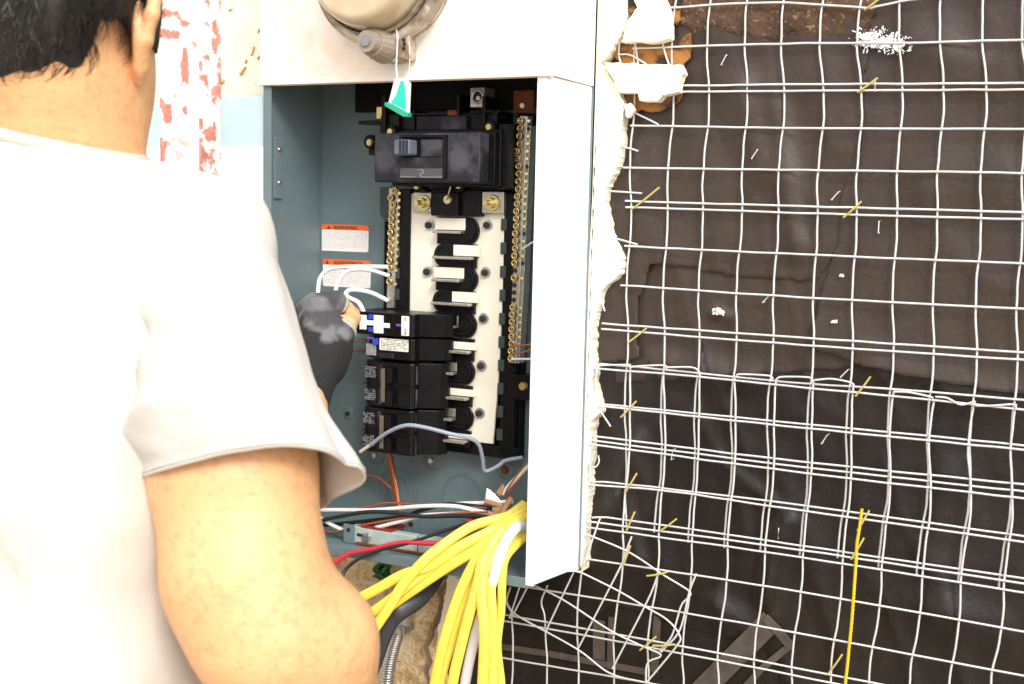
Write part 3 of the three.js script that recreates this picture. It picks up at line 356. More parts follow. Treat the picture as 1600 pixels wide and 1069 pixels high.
// ---------------------------------------------------------------- electrical panel
const scuff = (c0, c1, seed, k = 6) => rep(tex(256, (u, v) => { const a = tfbm(u, v, 5, seed, 5), s = tfbm(u * 1, v, 32, seed + 5, 3); return lerp3(lerp3(c0, c1, a), c1.map((x) => x * 1.12), step(.68, .82, s) * .2); }), k);
Object.assign(M, {
  greyPaint: new THREE.MeshPhysicalMaterial({ map: scuff([.39, .46, .48], [.435, .505, .52], 201, 4), roughness: .42, bumpMap: rep(grain, 30), bumpScale: .00015 }),
  litPaint: new THREE.MeshPhysicalMaterial({ map: scuff([.92, .95, .97], [.96, .975, .98], 203, 4), roughness: .6, bumpMap: rep(grain, 20), bumpScale: .0003 }),  // grey-blue box paint whitened: strong light on the outer side put into the colour
  coverPaint: new THREE.MeshPhysicalMaterial({ map: rep(tex(256, (u, v) => lerp3([.95, .89, .80], [.985, .965, .93], step(.35, .6, tfbm(u, v, 6, 207, 5)))), 3), roughness: .75, bumpMap: rep(coarse, 14), bumpScale: .0006 }),
  black: new THREE.MeshPhysicalMaterial({ map: scuff([.045, .045, .05], [.085, .085, .09], 211, 14), roughness: .33, specularIntensity: .4, bumpMap: rep(grain, 40), bumpScale: .0002 }),
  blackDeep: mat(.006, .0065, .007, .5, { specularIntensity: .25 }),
  dusty: new THREE.MeshPhysicalMaterial({ map: rep(tex(256, (u, v) => lerp3([.13, .13, .155], [.29, .29, .32], step(.35, .7, tfbm(u, v, 4, 221, 5)))), 10), roughness: .6, specularIntensity: .5, bumpMap: rep(grain, 40), bumpScale: .0002 }),
  gasket: mat(.028, .045, .043, .6),
  plate: new THREE.MeshPhysicalMaterial({ map: rep(tex(256, (u, v) => lerp3([.88, .86, .78], [.97, .96, .91], tfbm(u, v, 3, 231, 4))), 8), metalness: .12, roughness: .36 }),
  tin: new THREE.MeshPhysicalMaterial({ map: rep(tint([.62, .62, .58], [.86, .85, .80], 235, 10), 40), metalness: .8, roughness: .32 }),
  steel: mat(.62, .62, .60, .28, { metalness: .9 }),
  brass: mat(.72, .55, .24, .3, { metalness: .85 }),
  zincYellow: mat(.70, .62, .30, .3, { metalness: .8 }),
  slot: mat(.02, .017, .012, .7),
  copper: new THREE.MeshPhysicalMaterial({ map: rep(tint([.62, .33, .2], [.93, .62, .45], 241, 12), 30), metalness: .75, roughness: .35 }),
  rust: new THREE.MeshStandardMaterial({ map: rep(tint([.3, .14, .07], [.62, .36, .2], 245, 10), 60), roughness: .85 }),
  washer: mat(.55, .60, .62, .35, { metalness: .8 }),
});
function canvasTex(w, h, draw) { const c = document.createElement('canvas'); c.width = w; c.height = h; draw(c.getContext('2d'), w, h); const t = new THREE.CanvasTexture(c); t.colorSpace = THREE.SRGBColorSpace; t.anisotropy = 8; return t; }
function sticker(x0, y0, x1, y1, z, t, r = .003, th = .0004, tilt = 0) { // a printed label of real thickness, its print on the front face
  const w = x1 - x0, h = y1 - y0, s = new THREE.Shape(); s.moveTo(r, 0); s.lineTo(w - r, 0); s.quadraticCurveTo(w, 0, w, r); s.lineTo(w, h - r); s.quadraticCurveTo(w, h, w - r, h); s.lineTo(r, h); s.quadraticCurveTo(0, h, 0, h - r); s.lineTo(0, r); s.quadraticCurveTo(0, 0, r, 0);
  const g = new THREE.ExtrudeGeometry(s, { depth: th, bevelEnabled: false, curveSegments: 4 }), p = g.attributes.position, uv = g.attributes.uv;
  for (let i = 0; i < p.count; i++) uv.setXY(i, p.getX(i) / w, p.getY(i) / h);
  g.translate(-w / 2, -h / 2, 0); g.rotateZ(tilt); g.translate(x0 + w / 2, y0 + h / 2, z); return [g, new THREE.MeshPhysicalMaterial({ map: t, roughness: .5 })];
}
const Z0 = .032, ZF = .149, XL = -.4255, XR = -.0575, YT = .1398, YB = -.425;
const panel = thing('electrical_panel', 'grey blue electrical panel box with its door open and breakers exposed', 'electrical panel');
{
  const P = panel;
  // shell
  const back = part(P, 'back_panel', rbox(XL - .002, YB - .002, XR + .009, YT + .30, Z0 - .003, Z0, .0006), M.greyPaint);
  part(P, 'side_panel', rbox(XL - .003, YB - .002, XL, YT + .28, Z0, ZF - .002, .0006), M.greyPaint);
  part(P, 'bottom_panel', rbox(XL, YB - .004, XR, YB, Z0, ZF - .003, .0006), M.greyPaint);
  
  part(P, 'front_lip', rbox(XL - .003, YB - .002, XL + .009, YT + .004, ZF - .002, ZF, .0008), M.greyPaint);
  part(P, 'front_lip', rbox(XL + .0095, YB - .006, XR - .0005, YB + .006, ZF - .003, ZF - .001, .0008), M.greyPaint);
  part(P, 'front_lip', rbox(XR - .001, YB - .002, XR + .0092, YT + .004, ZF - .002, ZF, .0008), M.litPaint);
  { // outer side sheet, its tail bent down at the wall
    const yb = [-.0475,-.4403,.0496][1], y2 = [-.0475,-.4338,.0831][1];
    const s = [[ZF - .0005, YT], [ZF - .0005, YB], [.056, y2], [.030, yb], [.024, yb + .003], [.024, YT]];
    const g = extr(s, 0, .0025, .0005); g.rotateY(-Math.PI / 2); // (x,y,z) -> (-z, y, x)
    g.translate(XR + .0100, 0, 0); part(P, 'side_panel', boxUV(g), M.litPaint);
    const seam = rbox(XR + .0102, yb + .004, XR + .0120, YT, .0225, .0250, .0005); part(P, 'seam_flange', seam, M.greyPaint, 'blue edge along the wall');
  }
  // hinge strap on the left side
  const strap = part(P, 'hinge_strap', rbox(XL, .002, XL + .0030, .078, .118, .134, .0012), M.greyPaint);
  for (const y of [.063, .022]) { const s = part(strap, 'screw', merge([cyl([XL + .0012, y, .1245], [1, 0, 0], .0045, .0035, .0025, 14), cyl([XL + .0036, y, .1245], [1, 0, 0], .0024, .0024, .0012, 6)]), M.steel); }
  // corner seam
  part(P, 'corner_seam', rbox(XL + .0002, YB + .01, XL + .0018, YT + .008, Z0 + .0002, Z0 + .0018, .0006), M.greyPaint);
  // upper meter compartment
  const cov = part(P, 'meter_cover', merge([rbox(XL - .006, YT, XR + .0125, .62, ZF - .001, ZF + .003, .0012), rbox(XR + .0085, YT + .0005, XR + .0124, .6195, .0245, ZF - .0012, .0005), rbox(XL - .0058, YT + .0005, XL - .0032, .6195, .0245, ZF - .0012, .0005), rbox(XL - .006, .616, XR + .0125, .6205, .0245, ZF - .0012, .0005)]), M.coverPaint, 'cream painted meter compartment');
  part(cov, 'cover_lip', rbox(XL - .008, YT - .0016, XR + .0135, YT + .0012, ZF - .010, ZF + .0048, .0006), M.coverPaint);
  // door swung open flat against the wall
  const door = part(P, 'door', rbox(-.806, YB + .006, -.4305, YT - .0125, .133, .1425, .002), new THREE.MeshPhysicalMaterial({ map: scuff([.70, .80, .83], [.78, .86, .88], 205, 5), roughness: .4 }), 'pale blue door inside face');
  { const b = [-.534,-.2005,-.432,.0656]; const [g, m] = sticker(-.79, b[1], b[2], b[3], .1428, canvasTex(64, 64, (c) => { c.fillStyle = '#f6f6f2'; c.fillRect(0, 0, 64, 64); }), .003, .0005); part(door, 'directory_label', g, m, 'blank white directory label'); }
  { const b = [-.5395,.1032,-.5178,.1167]; part(door, 'latch_pocket', box4(b, .1410, .1450, .001), M.greyPaint); }
  // warning stickers
  const warn = (head, seed) => canvasTex(512, 300, (c, w, h) => {
    c.fillStyle = '#f4f1ee'; c.fillRect(0, 0, w, h); c.fillStyle = '#f0702a'; c.fillRect(0, 0, w, 62); c.fillStyle = '#1c1310'; c.font = (head.length > 8 ? 'bold 47px' : 'bold 52px') + ' sans-serif'; c.textBaseline = 'middle'; c.textAlign = 'center'; c.fillText(head, w * .53, 34);
    const x = head.length > 8 ? 46 : 96; c.beginPath(); c.moveTo(x - 20, 52); c.lineTo(x + 20, 52); c.lineTo(x, 14); c.fill(); c.fillStyle = '#f0702a'; c.fillRect(x - 2, 28, 4, 12); c.fillRect(x - 2, 43, 4, 4);
    const r = rng(seed); for (let l = 0; l < 10; l++) { let xx = 16; const y = 82 + l * 20; while (xx < w - (l === 9 ? 240 : 30)) { const k = 6 + r() * 26; c.fillStyle = `rgba(90,95,110,${.12 + r() * .4})`; c.fillRect(xx, y, k, 3 + r() * 4); xx += k + 5 + r() * 7; } }
  });
  { const b = [-.4272,-.0638,-.3509,-.0289]; const [g, m] = sticker(b[0], b[1], b[2], b[3], Z0 + .0002, warn('WARNING', 3), .0035); part(back, 'warning_label', g, m, 'orange and white sticker reading WARNING'); }
  { const b = [-.4218,-.1104,-.347,-.0745]; const [g, m] = sticker(b[0], b[1], b[2], b[3], Z0 + .0002, warn('ADVERTENCIA', 4), .0035); part(back, 'warning_label', g, m, 'orange and white sticker reading ADVERTENCIA'); }
  // embossed dimples, screws and knockouts in the back
  const knock = (u, rs) => { for (const q of rs) { const t = new THREE.TorusGeometry(q, .0010, 6, 48); t.translate(u[0], u[1], Z0 + .0001); part(back, 'knockout_ring', t, M.greyPaint); } };
  knock([-.3012,-.3703,.0325], [.016, .0255, .030]); knock([-.2052,-.3666,.0325], [.0295, .0265]);
  const dimple = (u, r, m, rr = .0045) => { const d = new THREE.SphereGeometry(r, 20, 10, 0, Math.PI * 2, 0, Math.PI / 2); d.rotateX(Math.PI / 2); d.scale(1, 1, .22); d.translate(u[0], u[1], Z0 - .0002); const o = part(back, 'dimple', d, M.greyPaint); if (m) part(o, 'screw', merge([cyl([u[0], u[1], Z0 + r * .2], [0, 0, 1], rr, rr * .7, .003, 14), rbox(u[0] - rr * .6, u[1] - .0006, u[0] + rr * .6, u[1] + .0006, Z0 + r * .2 + .0028, Z0 + r * .2 + .0034, .0002)]), m); };
  dimple([-.3359,-.3279,.036], .0135, M.steel); dimple([-.2507,-.3251,.036], .0135, M.steel); dimple([-.1453,-.3253,.036], .0125, M.rust, .0055); dimple([-.38,-.2766,.034], .009, M.slot, .003);
  // black plastic base
  const base = part(P, 'base_tray', box4([-.3183,-.308,-.1198,.0182], Z0 + .001, .046, .001), M.blackDeep);
  { // the tray's left and right rails with their teeth
    const rl = [-.2922,-.1387,-.2716,.017], rr_ = [-.1419,-.3012,-.123,.0142];
    part(base, 'rail', box4(rl, .040, .060, .001), M.black); part(base, 'rail', box4(rr_, .040, .058, .001), M.black);
    for (let k = 0; k < 6; k++) { const y = rl[3] - .018 - k * .0265; part(base, 'rail_tooth', rbox(rl[0] - .0035, y - .0135, rl[0] + .007, y, .044, .0625, .0008), M.gasket); }
    for (let k = 0; k < 10; k++) { const y = rr_[3] - .030 - k * .0282; part(base, 'rail_tooth', rbox(rr_[0] - .003, y - .014, rr_[0] + .005, y, .044, .0605, .0008), M.gasket); }
    part(base, 'rail', box4([-.1826,-.3056,-.1201,-.2914], .038, .058, .001), M.black);
  }
  // bus plate with its serpentine of insulators
  const plate = part(P, 'bus_plate', extr([...[[-.2737,.0125,.0585],[-.2443,.0121,.0585],[-.142,.0111,.0585],[-.1416,-.0755,.0585],[-.1427,-.137,.0585],[-.146,-.215,.0585],[-.1513,-.2894,.0585],[-.1833,-.2896,.0585],[-.2131,-.2927,.0585],[-.2745,-.2992,.0585],[-.2752,-.1289,.0585]]], .0535, .0575, .0006), M.plate, 'cream tinted metal bus plate');
  const D = (b, side) => { // pad rounded on one side
    const [x0, y0, x1, y1] = b, h = (y1 - y0) / 2, c = (y0 + y1) / 2, pts = [], rx = h * .92;
    if (side > 0) { pts.push([x0, y0]); for (let k = 0; k <= 12; k++) { const a = -Math.PI / 2 + k / 12 * Math.PI; pts.push([x1 - rx + Math.cos(a) * rx, c + Math.sin(a) * h]); } pts.push([x0, y1]); }
    else { pts.push([x1, y1]); for (let k = 0; k <= 12; k++) { const a = Math.PI / 2 + k / 12 * Math.PI; pts.push([x0 + rx + Math.cos(a) * rx, c + Math.sin(a) * h]); } pts.push([x1, y0]); }
    return pts;
  };
  const arc = (b, side, inset, r) => { const [x0, y0, x1, y1] = b, h = (y1 - y0) / 2 - inset, c = (y0 + y1) / 2, q = [], rx = h * .92; for (let k = 0; k <= 14; k++) { const a = -Math.PI / 2 + k / 14 * Math.PI; q.push([side > 0 ? x1 - inset - rx + Math.cos(a) * rx : x0 + inset + rx - Math.cos(a) * rx, c + Math.sin(a) * h, .0645]); } q.unshift([side > 0 ? x0 + .004 : x1 - .004, c - h, .0645]); return tube(q, r, 40, 6); };
  const pads = [[[-.2312,-.0483,-.1735,-.0152], 1], [[-.2352,-.0764,-.1763,-.0477], -1], [[-.2319,-.105,-.174,-.0755], 1], [[-.236,-.1318,-.1769,-.1045], -1], [[-.2327,-.1615,-.1745,-.1309], 1], [[-.2368,-.1893,-.1774,-.1625], -1], [[-.2335,-.2192,-.1759,-.1884], 1], [[-.2376,-.2457,-.1789,-.2203], -1], [[-.2343,-.2758,-.1765,-.2455], 1], [[-.2376,-.2969,-.1795,-.2761], -1]];
  pads.forEach(([b, s], i) => {
    const pad = part(plate, 'insulator', extr(D(b, s), .0578, .0632 + (i % 2) * .0004, .0012), M.black);
    part(P, 'insulator_rib', arc(b, s, .0045, .0011), M.black);
    const [x0, y0, x1, y1] = b, h = y1 - y0, fy0 = y0 + h * (s > 0 ? .52 : .50), fy1 = y0 + h * .96;
    const low = i > 3;
    const fx = s > 0 ? (low ? [x0 + .019, x0 + .034] : [x0 - .002, x0 + .040]) : [x0 + .028, x1 + .004];
    part(P, 'bus_finger', rbox(fx[0], fy0, fx[1], fy1 - (low ? .003 : 0), .0600, .0642, .0006), low && s > 0 ? M.tin : M.plate);
    const sx = s > 0 ? (low ? [x0 + .006, x0 + .034] : [x0, x0 + .039]) : [low ? x0 + .012 : x0 + .004, x1 - .002];
    part(P, 'stab', rbox(sx[0], fy0 - .0042, sx[1], fy0 - .0008, .0600, .0745, .0008), M.tin);
  });
  // plate screws
  for (const u of [[-.2449,-.0262,.061], [-.2466,-.0836,.061], [-.1639,-.0242,.061], [-.1653,-.081,.061], [-.1666,-.1367,.061], [-.168,-.1945,.061], [-.1693,-.2529,.061]]) {
    const w = part(plate, 'washer', cyl([u[0], u[1], .0574], [0, 0, 1], .0073, .0066, .0016, 22), M.washer);
    part(w, 'hex_screw', merge([cyl([u[0], u[1], .0588], [0, 0, 1], .0042, .0042, .004, 6), cyl([u[0], u[1], .0626], [0, 0, 1], .0022, .0016, .0012, 8)]), M.slot);
  }
  // line lugs under the main breaker
  for (const [b, c] of [[[-.2643,-.0108,-.2388,.0141], [-.2509,.0008,.07]], [[-.1688,-.0103,-.1388,.0161], [-.1563,.0024,.07]]]) {
    const o = part(P, 'bus_lug', box4(b, .058, .0655, .0012), M.tin);
    part(o, 'washer', cyl([c[0] + .003, c[1], .0655], [0, 0, 1], .0098, .009, .0022, 24), M.zincYellow);
    part(o, 'nut', cyl([c[0] + .002, c[1], .0675], [0, 0, 1], .0066, .0062, .006, 6), M.zincYellow);
    part(o, 'stud', cyl([c[0] + .002, c[1], .0730], [0, 0, 1], .0034, .0030, .011, 12), M.brass);
  }
  { // centre block between the lugs
    const o = part(P, 'centre_block', box4([-.2376,-.0144,-.1686,.0177], .050, .068, .0015), M.black);
    part(o, 'centre_block_face', box4([-.2313,-.0139,-.1958,.0144], .066, .0745, .0015), M.black);
    const c = [-.2092,.0052,.077]; part(o, 'screw', merge([cyl([c[0], c[1], .074], [0, 0, 1], .0058, .0050, .004, 18), rbox(c[0] - .0045, c[1] - .0006, c[0] + .0045, c[1] + .0006, .0778, .0784, .0002)]), M.zincYellow);
    part(P, 'jumper', tube([[c[0], c[1], .078], [c[0] + .006, c[1] + .008, .084], [c[0] + .010, c[1] + .018, .086]], .0011, 12, 6), M.steel);
  }
  // main breaker
  const mb = part(P, 'main_breaker', box4([-.2874,.0244,-.1443,.082], .088, .118, .0022), M.dusty, 'dusty black main breaker');
  const f = [-.2874,.0244,-.1443,.082], fx = (t) => f[0] + (f[2] - f[0]) * t, fy = (t) => f[1] + (f[3] - f[1]) * t; // face box, t from left and from below
  part(mb, 'rear_housing', rbox(f[0] + .006, f[1] - .004, f[2] + .012, f[3] + .006, .050, .0878, .002), M.black);
  part(mb, 'side_flange', rbox(f[2] - .0005, f[1] - .001, f[2] + .0085, f[3] + .002, .080, .096, .0012), M.black);
  part(mb, 'side_flange', rbox(f[2] + .0060, f[1] - .006, f[2] + .0200, f[3] + .012, .052, .084, .0015), M.black);
  // recessed handle window: four bars of a frame, a floor and the handle
  const w0 = fx(.275), w1 = fx(.70), v0 = fy(.50), v1 = fy(.90);
  part(mb, 'handle_recess', rbox(w0, v0, w1, v1, .1172, .1184, .0003), M.blackDeep);
  part(mb, 'handle_floor', rbox(w0 + .026, v0 + .001, w1 - .005, v1 - .002, .1182, .1188, .0002), M.dusty);
  part(mb, 'handle_frame', rbox(w0 - .002, v1, w1 + .001, v1 + .0030, .117, .1222, .0006), M.black);
  part(mb, 'handle_frame', rbox(w1 - .0035, fy(.10), w1 + .001, v1 - .0001, .117, .1220, .0006), M.black);
  part(mb, 'handle_frame', rbox(w0 - .002, fy(.08), w1 - .0036, fy(.50), .117, .1202, .0005), M.dusty);
  const tg = part(mb, 'toggle', rbox(w0 - .0005, v0 + .002, w0 + .0215, v1 - .003, .118, .1375, .003), new THREE.MeshPhysicalMaterial({ map: scuff([.34, .38, .44], [.44, .48, .54], 251, 30), roughness: .5 }), 'grey blue toggle handle');
  for (let k = 0; k < 3; k++) part(tg, 'toggle_rib', rbox(w0 + .0085 + k * .0045, v0 + .003, w0 + .0110 + k * .0045, v1 - .004, .1370, .1392, .0008), M.dusty);
  for (const t of [.37, .56]) part(mb, 'pin_hole', cyl([fx(t), fy(.33), .1198], [0, 0, 1], .0017, .0017, .0006, 12), M.slot);
  { const [g, m] = sticker(w0 - .001, fy(.085), w0 + .058, fy(.28), .1203, canvasTex(256, 96, (c, w, h) => { c.fillStyle = '#4a4a4e'; c.fillRect(0, 0, w, h); c.strokeStyle = '#b9b4ae'; c.lineWidth = 3; c.beginPath(); c.moveTo(0, 84); c.lineTo(92, 84); c.moveTo(120, 84); c.lineTo(256, 84); c.moveTo(104, 14); c.lineTo(136, 14); c.lineTo(136, 52); c.lineTo(122, 52); c.lineTo(122, 78); c.stroke(); }), .0004, .0002); part(mb, 'printed_mark', g, m); }
  for (const [u, z] of [[[-.2808,.0855,.1], .088], [[-.1482,.0898,.094], .084], [[-.2511,.0205,.088], .074], [[-.1927,.0218,.088], .074]]) { const e = part(mb, 'boss', cyl([u[0], u[1], z - .010], [0, 0, 1], .0080, .0072, .014, 18), M.black); part(e, 'screw', merge([cyl([u[0], u[1], z + .0040], [0, 0, 1], .0042, .0034, .003, 14), rbox(u[0] - .003, u[1] - .0005, u[0] + .003, u[1] + .0005, z + .0066, z + .0072, .0002)]), M.brass); }
  { const u = [-.3134,.0729,.085], e = part(mb, 'boss', cyl([u[0], u[1], .070], [-.2, .1, 1], .0095, .0085, .016, 20), M.black); part(e, 'screw', cyl([u[0] - .001, u[1], .0855], [-.2, .1, 1], .0048, .004, .003, 14), M.brass); part(mb, 'mounting_ear', box4([-.3208,.0581,-.304,.0713], .060, .080, .001), M.black); }
  // line side of the main breaker, up to the dark top
  const ls = part(P, 'line_housing', box4([-.3071,.0857,-.1424,.1084], .040, .076, .0015), M.black);
  part(ls, 'line_bridge', box4([-.2509,.0868,-.1823,.1041], .074, .0825, .0012), M.dusty);
  for (const [a, b] of [[612, 616], [640, 645], [663, 668], [728, 734], [770, 775]]) { }
  for (const b of [[-.301,.0861,-.2954,.1293], [-.2802,.0858,-.2757,.1118], [-.2584,.0856,-.2539,.1115], [-.196,.1029,-.1925,.1297], [-.162,.0924,-.1577,.1264], [-.1467,.0894,-.1417,.11]]) part(ls, 'barrier_wall', box4(b, .040, .082, .0008), M.black);
  part(ls, 'barrier_wall', box4([-.3359,.0958,-.2984,.1004], .060, .080, .001), M.black);
  part(ls, 'barrier_wall', box4([-.1782,.1064,-.1383,.1101], .060, .082, .001), M.black);
  part(ls, 'barrier_wall', box4([-.2595,.105,-.201,.108], .070, .084, .001), M.black);
  { const b = [-.1803,.1133,-.1615,.137]; const o = part(P, 'line_lug', box4(b, .050, .078, .0012), M.tin); const c = [(b[0] + b[2]) / 2 + .001, (b[1] + b[3]) / 2 + .001, .078];
    const ring = new THREE.TorusGeometry(.0072, .0016, 8, 24); ring.translate(...c); part(o, 'lug_ring', ring, M.steel); part(o, 'lug_socket', cyl([c[0], c[1], .0775], [0, 0, 1], .0062, .0062, .0010, 20), M.slot); part(o, 'set_screw', cyl([c[0] + .001, c[1] - .002, .0782], [0, 0, 1], .0034, .0028, .0012, 6), M.steel); }
  { const b = [-.3129,.102,-.2999,.1175]; part(P, 'line_lug', box4(b, .050, .076, .0012), M.brass); }
  { const u = [-.2007,.1066,.086]; part(P, 'lug_clip', rbox(u[0] - .005, u[1] - .003, u[0] + .007, u[1] + .004, .076, .088, .002), M.rust); }
  part(P, 'bracket', box4([-.1388,.1083,-.1119,.1358], .038, .048, .002), M.rust, 'rusty bracket plate in the dark upper corner');
  { const u = [-.125,.1171,.052]; part(P, 'bracket_screw', cyl([u[0], u[1], .048], [0, 0, 1], .004, .003, .003, 12), M.steel); }
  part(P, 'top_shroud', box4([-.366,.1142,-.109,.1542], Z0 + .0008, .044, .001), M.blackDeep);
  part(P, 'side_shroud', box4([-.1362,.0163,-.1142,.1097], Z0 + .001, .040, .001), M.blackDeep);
  // screws of a terminal bar
  const scr = (parent, x, y, z, r, a) => { const t = new THREE.TorusGeometry(r * .76, r * .24, 6, 14); t.translate(x, y, z + .0016); const bar = rbox(-r * .7, -.0006, r * .7, .0006, -.0004, .0005, .0002); bar.rotateZ(a); bar.translate(x, y, z + .0010); part(parent, 'screw_recess', cyl([x, y, z - .002], [0, 0, 1], r * .95, r * .85, .0026, 10), M.slot); return part(parent, 'terminal_screw', merge([t, bar, cyl([x, y, z - .003], [0, 0, 1], r, r * .96, .0040, 12)].slice(0, 2)), M.brass); };
  const rnd = rng(77);
  { // right neutral bar
    const bar = part(P, 'terminal_bar', extr([[-.1211,.1047,.066],[-.1111,.1039,.066],[-.1129,.0158,.066],[-.1154,-.0818,.066],[-.1187,-.1872,.066],[-.129,-.1872,.066],[-.1256,-.0822,.066],[-.123,.0157,.066]], .050, .064, .0008), M.tin, 'long terminal bar with brass screws');
    part(P, 'terminal_bar', extr([[-.1129,.0933,.06],[-.1087,.0932,.06],[-.1111,-.0064,.06],[-.113,-.0971,.06],[-.1166,-.1876,.06],[-.12,-.1879,.06],[-.1172,-.0973,.06],[-.1153,-.0065,.06]], .044, .0595, .0006), M.tin, 'narrow rear terminal bar');
    const A = V([-.1188,.0981,.066]), B = V([-.1248,-.1815,.066]), n = 33, gaps = new Set([20, 22, 23, 24]);
    for (let k = 0; k < n; k++) { const p = A.clone().lerp(B, k / (n - 1)); if (gaps.has(k)) { part(bar, 'empty_hole', cyl([p.x, p.y, .0637], [0, 0, 1], .003, .003, .0006, 12), M.slot); continue; } const j = k === 4 || k === 5 ? -.003 : 0; scr(bar, p.x + j, p.y, .0638 + rnd() * .003, .0042, rnd() * 3.1); if (k < 31 && k % 1 === 0) { const q = p.clone(); part(bar, 'wire_hole', cyl([q.x + .0085, q.y, .0620], [.5, 0, 1], .0022, .0018, .0026, 8), rnd() < .7 ? M.brass : M.slot); } }
  }
  { // left neutral bar
    const bar = part(P, 'terminal_bar', extr([[-.3007,.0182,.066],[-.2867,.0176,.066],[-.2876,-.0494,.066],[-.2921,-.131,.066],[-.3025,-.1316,.066],[-.3008,-.0498,.066]], .048, .064, .0008), M.tin, 'short terminal bar beside the warning stickers');
    const A = V([-.2935,.0152,.067]), B = V([-.2976,-.0976,.067]), n = 14;
    for (let k = 0; k < n; k++) { const p = A.clone().lerp(B, k / (n - 1)); if (k === 12) { part(bar, 'empty_hole', cyl([p.x, p.y, .0637], [0, 0, 1], .003, .003, .0006, 12), M.slot); continue; } scr(bar, p.x + (k < 3 ? .002 * (k % 2 ? -1 : 1) : 0), p.y, .0638 + rnd() * .003, .0044, rnd() * 3.1); part(bar, 'wire_hole', cyl([p.x + .0075, p.y - .003, .0625], [.5, 0, 1], .0026, .002, .0024, 8), M.brass); }
    part(P, 'bar_support', extr([[-.3178,.0198,.06],[-.2971,.02,.06],[-.2984,-.0228,.06],[-.3097,-.023,.06],[-.3174,-.0136,.06]], .046, .058, .0008), M.gasket);
    part(P, 'bar_support', extr([[-.3099,-.1049,.058],[-.2985,-.1044,.058],[-.2999,-.14,.058],[-.3113,-.1406,.058]], .044, .056, .0008), M.black);
  }
  // ground clamp at the right
  { const o = part(P, 'ground_clamp', box4([-.1321,-.2317,-.1031,-.2016], .040, .060, .0015), M.black); const u = [-.1095,-.2141,.066]; part(o, 'screw', cyl([u[0], u[1], .060], [0, 0, 1], .0055, .0045, .005, 14), M.brass); part(o, 'clamp_plate', box4([-.1304,-.2058,-.1048,-.2011], .058, .063, .0006), M.black); }
  // bonding lug at the bottom
  { const u = [-.2896,-.4124,.05], o = part(P, 'bonding_lug', rbox(u[0] - .011, u[1] - .010, u[0] + .011, u[1] + .006, Z0 + .0006, .052, .0015), M.tin); part(o, 'screw', cyl([u[0] - .002, u[1] + .002, .052], [0, 0, 1], .0055, .0045, .004, 14), M.steel); const v = [-.2744,-.4114,.045]; part(P, 'bonding_bracket', rbox(v[0] - .007, v[1] - .016, v[0] + .007, v[1] + .008, Z0 + .0008, .044, .0008), M.greyPaint); part(o, 'bracket_hole', cyl([v[0], v[1] + .002, .0438], [0, 0, 1], .0036, .0036, .0006, 14), M.slot); }
  settle(panel);
}
{ // hold-down rail lying on the floor of the box
  const t = thing('latch_bar', 'silver latch bar with red stripe lying in the bottom of the panel', 'latch bar');
  const a = [-.3211,-.4218,.115], b = [-.1888,-.424,.112], y0 = YB + .0005;
  part(t, 'bar', rbox(a[0], y0, b[0], y0 + .022, .098, .112, .0015), new THREE.MeshPhysicalMaterial({ map: rep(tint([.62, .68, .66], [.74, .78, .76], 261), 12), roughness: .4 }));
  part(t, 'red_stripe', rbox(a[0] + .016, y0 + .0222, a[0] + .062, y0 + .0245, .080, .1125, .0008), new THREE.MeshPhysicalMaterial({ map: rep(tint([.42, .08, .05], [.66, .22, .13], 263), 30), roughness: .5 }));
  part(t, 'dark_channel', rbox(a[0] + .010, y0 + .0005, b[0] - .002, y0 + .0035, .1122, .1150, .0006), M.rust);
  const tab = part(t, 'end_tab', rbox(a[0] - .009, y0, a[0] + .0075, y0 + .024, .112, .1145, .0010), M.greyPaint);
  part(tab, 'tab_hole', cyl([a[0] - .001, y0 + .017, .1143], [0, 0, 1], .0028, .0028, .0005, 14), M.slot);
  part(t, 'slot', rbox(a[0] + .010, y0 + .010, a[0] + .030, y0 + .014, .1116, .1124, .0004), M.slot);
  part(t, 'screw', cyl([a[0] + .026, y0 + .0115, .1122], [0, 0, 1], .0060, .0050, .0045, 18), M.steel);
  part(t, 'bar_joint', rbox(a[0] + .098, y0, a[0] + .0992, y0 + .0222, .0978, .1125, .0003), M.slot);
  settle(t);
}

// ---------------------------------------------------------------- branch breakers
const printTex = (seed, fg, bg, rows) => canvasTex(128, 128, (c, w, h) => { c.fillStyle = bg; c.fillRect(0, 0, w, h); const r = rng(seed); c.fillStyle = fg; for (let l = 0; l < rows; l++) { let x = 6; while (x < w - 10) { const k = 4 + r() * 22; if (r() < .85) c.fillRect(x, 6 + l * (h - 8) / rows, k, (h - 8) / rows * (.35 + r() * .3)); x += k + 4; } } });
function breaker(name, y0, y1, xl, xf, xr, zf, label, o = {}) { // xl..xf raised face, xf..xr low shoulder towards the bus
  const t = thing(name, label, 'breaker', o.group);
  const side = [[xl, .048], [xl, zf - .008], [xl + .004, zf - .004], [xl + .012, zf], [xf - .004, zf], [xf, zf - .003], [xf, zf - .014], [xr - .006, zf - .026], [xr, zf - .034], [xr, .067], [xf, .066], [xf, .048]];
  const g = extr(side.map((p) => [p[0], p[1]]), 0, y1 - y0, .0008); g.rotateX(Math.PI / 2); g.translate(0, y1, 0); // profile in x, z swept along y
  part(t, 'case', boxUV(g), M.black);
  return t;
}
const tan2 = (x, y, w, h, z, d, r) => rbox(x, y, x + w, y + h, z, z + d, r);
